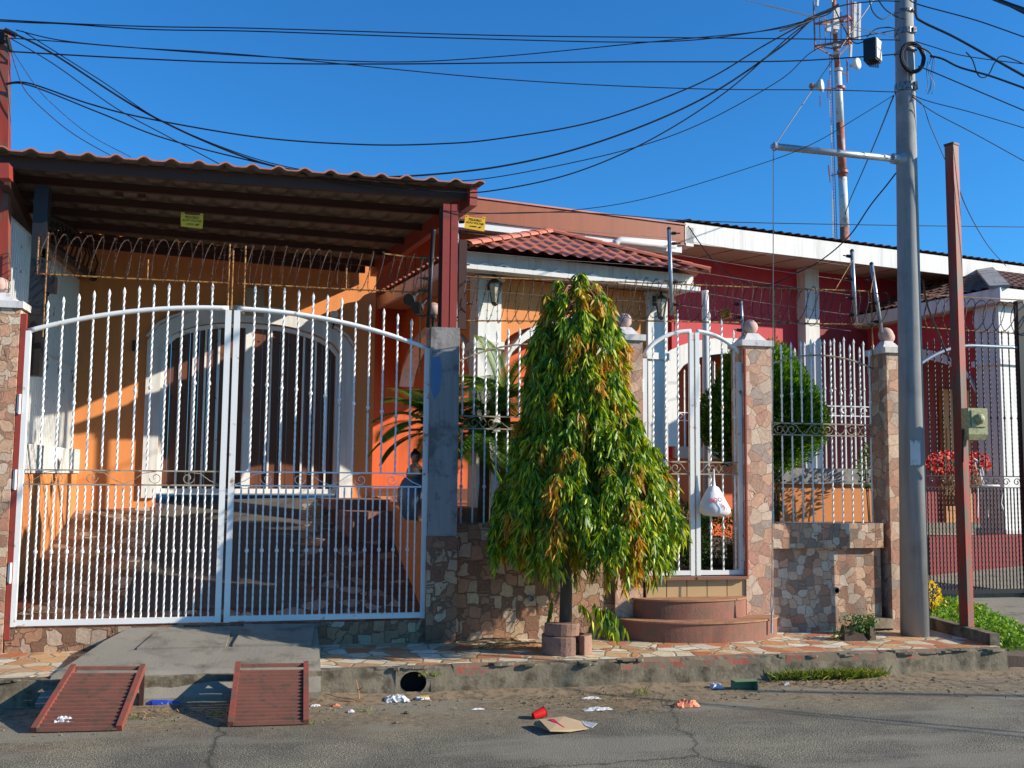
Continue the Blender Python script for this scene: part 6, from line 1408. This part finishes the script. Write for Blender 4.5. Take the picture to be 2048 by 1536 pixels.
# cardboard, red cup, blue tube
c = [G(x, y, -.2) for x, y in ((1066, 1444), (1105, 1464), (1195, 1452), (1158, 1432), (1118, 1432))]
r = root('cardboard', tuple(G(1130, 1448, -.2)), 'folded sheet of brown cardboard with red stripes lying on the road', 'cardboard', 'litter in the gutter')
Z = lambda x, y, h: Vector(G(x, y, -.2+h))
b = MB(); A_ = [Z(1078, 1440, .05), Z(1100, 1463, .03), Z(1140, 1464, .012), Z(1178, 1458, .014), Z(1164, 1444, .03), Z(1128, 1434, .055)]
b.prism(A_, (0, 0, .004)); b.build('upper_flap', M['cardboard'], r)
b = MB(); b.prism([Z(1067, 1450, .004), Z(1100, 1463, .006), Z(1078, 1440, .045), Z(1070, 1444, .035)], (0, 0, .004)); b.build('lower_flap', M['cardboard'], r)
b = MB(); b.prism([Z(1162, 1442, .034), Z(1195, 1447, .038), Z(1184, 1456, .022), Z(1170, 1452, .026)], (0, 0, .003)); b.build('film_patch', M['film'], r)
b = MB(); b.prism([Z(1096, 1438, .0585), Z(1108, 1438, .0590), Z(1118, 1447, .047), Z(1130, 1455, .034), Z(1122, 1455, .033), Z(1112, 1448, .044)], (0, 0, .0012)); b.build('red_stripe', M['red_ink'], r)
c = G(1082, 1437, -.2); r = root('red_cup', tuple(c), 'crushed bright red plastic cup beside the cardboard', 'cup', 'litter in the gutter')
b = MB(); b.lathe(c+Vector((-.02, 0, .03)), [(.022, -.04), (.028, 0), (.034, .045), (.037, .05)], 12, ax=(1, .3, .25)); b.build('cup', M['red_plastic'], r)
c = G(332, 1413, -.2); r = root('blue_packet', tuple(c), 'blue plastic packet lying between the two kerb ramps', 'packet', 'litter in the gutter')
b = MB(); b.tube([c+Vector((-.13, 0, .025)), c+Vector((-.09, 0, .026)), c+Vector((0, .0, .022)), c+Vector((.08, .005, .018)), c+Vector((.12, .005, .014))], [.012, .027, .024, .016, .004], 10); b.build('packet', M['blue_plastic'], r)
c = G(722, 1404, -.2); r = root('forked_twig', tuple(c), 'bent forked dry twig standing in the gutter beside the kerb', 'twig', 'litter in the gutter')
b = MB(); b.tube([P(712, 1360, 7.45), P(717, 1382, 7.42), P(718, 1398, 7.4), P(724, 1406, 7.36), P(700, 1402, 7.38), P(682, 1400, 7.4)], .005, 5); b.tube([P(717, 1380, 7.42), P(727, 1374, 7.4)], .0035, 5); b.build('twig', M['twig'], r)
# palm litter on the pavement under the left wall
r = root('fallen_fronds', (1.75, 8.25, 0), 'dry fallen palm fronds and sticks on the shaded pavement left of the tree ring', 'dry fronds')
rg = random.Random(6)
for k in range(8):
    x = rg.uniform(1.45, 2.0); y = rg.uniform(8.0, 8.45); z = .008+.010*k; a = rg.uniform(-.25, .25); L_ = rg.uniform(.35, .6); b = MB()
    b.tube([(x-L_/2*math.cos(a), y-L_/2*math.sin(a), z), (x, y, z+.02), (x+L_/2*math.cos(a), y+L_/2*math.sin(a), z)], .006, 4)
    for j in range(12): t = j/12-.5; leaf(b, Vector((x+L_*t*math.cos(a), y+L_*t*math.sin(a), z+.012)), Vector((1, rg.choice((-.7, .7)), .1)), .12, .012, Vector((0, 0, 1)), 0, .1, 2)
    b.build('frond', M['twig'], r)
# dry leaves, pebbles and crumbs in the gutter
rg = random.Random(77); mb = MB()
for i in range(1500):
    x = rg.uniform(-3.5, 9); y = 7.5-abs(rg.gauss(0, .28)); clump = noise.noise(Vector((x*1.3, y*2, 3)))
    if clump < -.05: continue
    leaf(mb, Vector((x, y, -.197+rg.uniform(0, .006))), rv(rg)*Vector((1, 1, .25)), rg.uniform(.010, .034), rg.uniform(.006, .014), Vector((0, 0, 1))+rv(rg)*.5, 0, -.2, 2)
for i in range(500):
    q = G(rg.gauss(1620, 60), rg.uniform(1350, 1372), -.2); leaf(mb, Vector((q.x, min(q.y, 7.5), -.195+rg.uniform(0, .01))), rv(rg)*Vector((1, 1, .3)), rg.uniform(.015, .035), .013, Vector((0, 0, 1))+rv(rg)*.5, 0, -.2, 2)
for i in range(260):
    q = G(rg.gauss(1260, 55), rg.uniform(1398, 1428), -.2); leaf(mb, Vector((q.x, q.y, -.195+rg.uniform(0, .01))), rv(rg)*Vector((1, .5, .2)), rg.uniform(.02, .07), .006, Vector((0, 0, 1)), 0, -.1, 2)
mb.build('leaf_litter', M['dry'], label='dry leaf scraps strewn along the gutter', cat='leaf litter', kind='stuff')
mb = MB()
for i in range(520):
    x = rg.uniform(-3, 8); y = 7.52-abs(rg.gauss(0, .4)); s_ = rg.uniform(.003, .010)*(1.8 if rg.random() < .06 else 1)
    mb.lathe((x, y, -.2), [(s_, 0), (s_*1.1, s_*.5), (s_*.5, s_*rg.uniform(.8, 1.2))], 5)
mb.build('grit', M['kerb'], label='small stones and grit scattered along the gutter', cat='grit', kind='stuff')
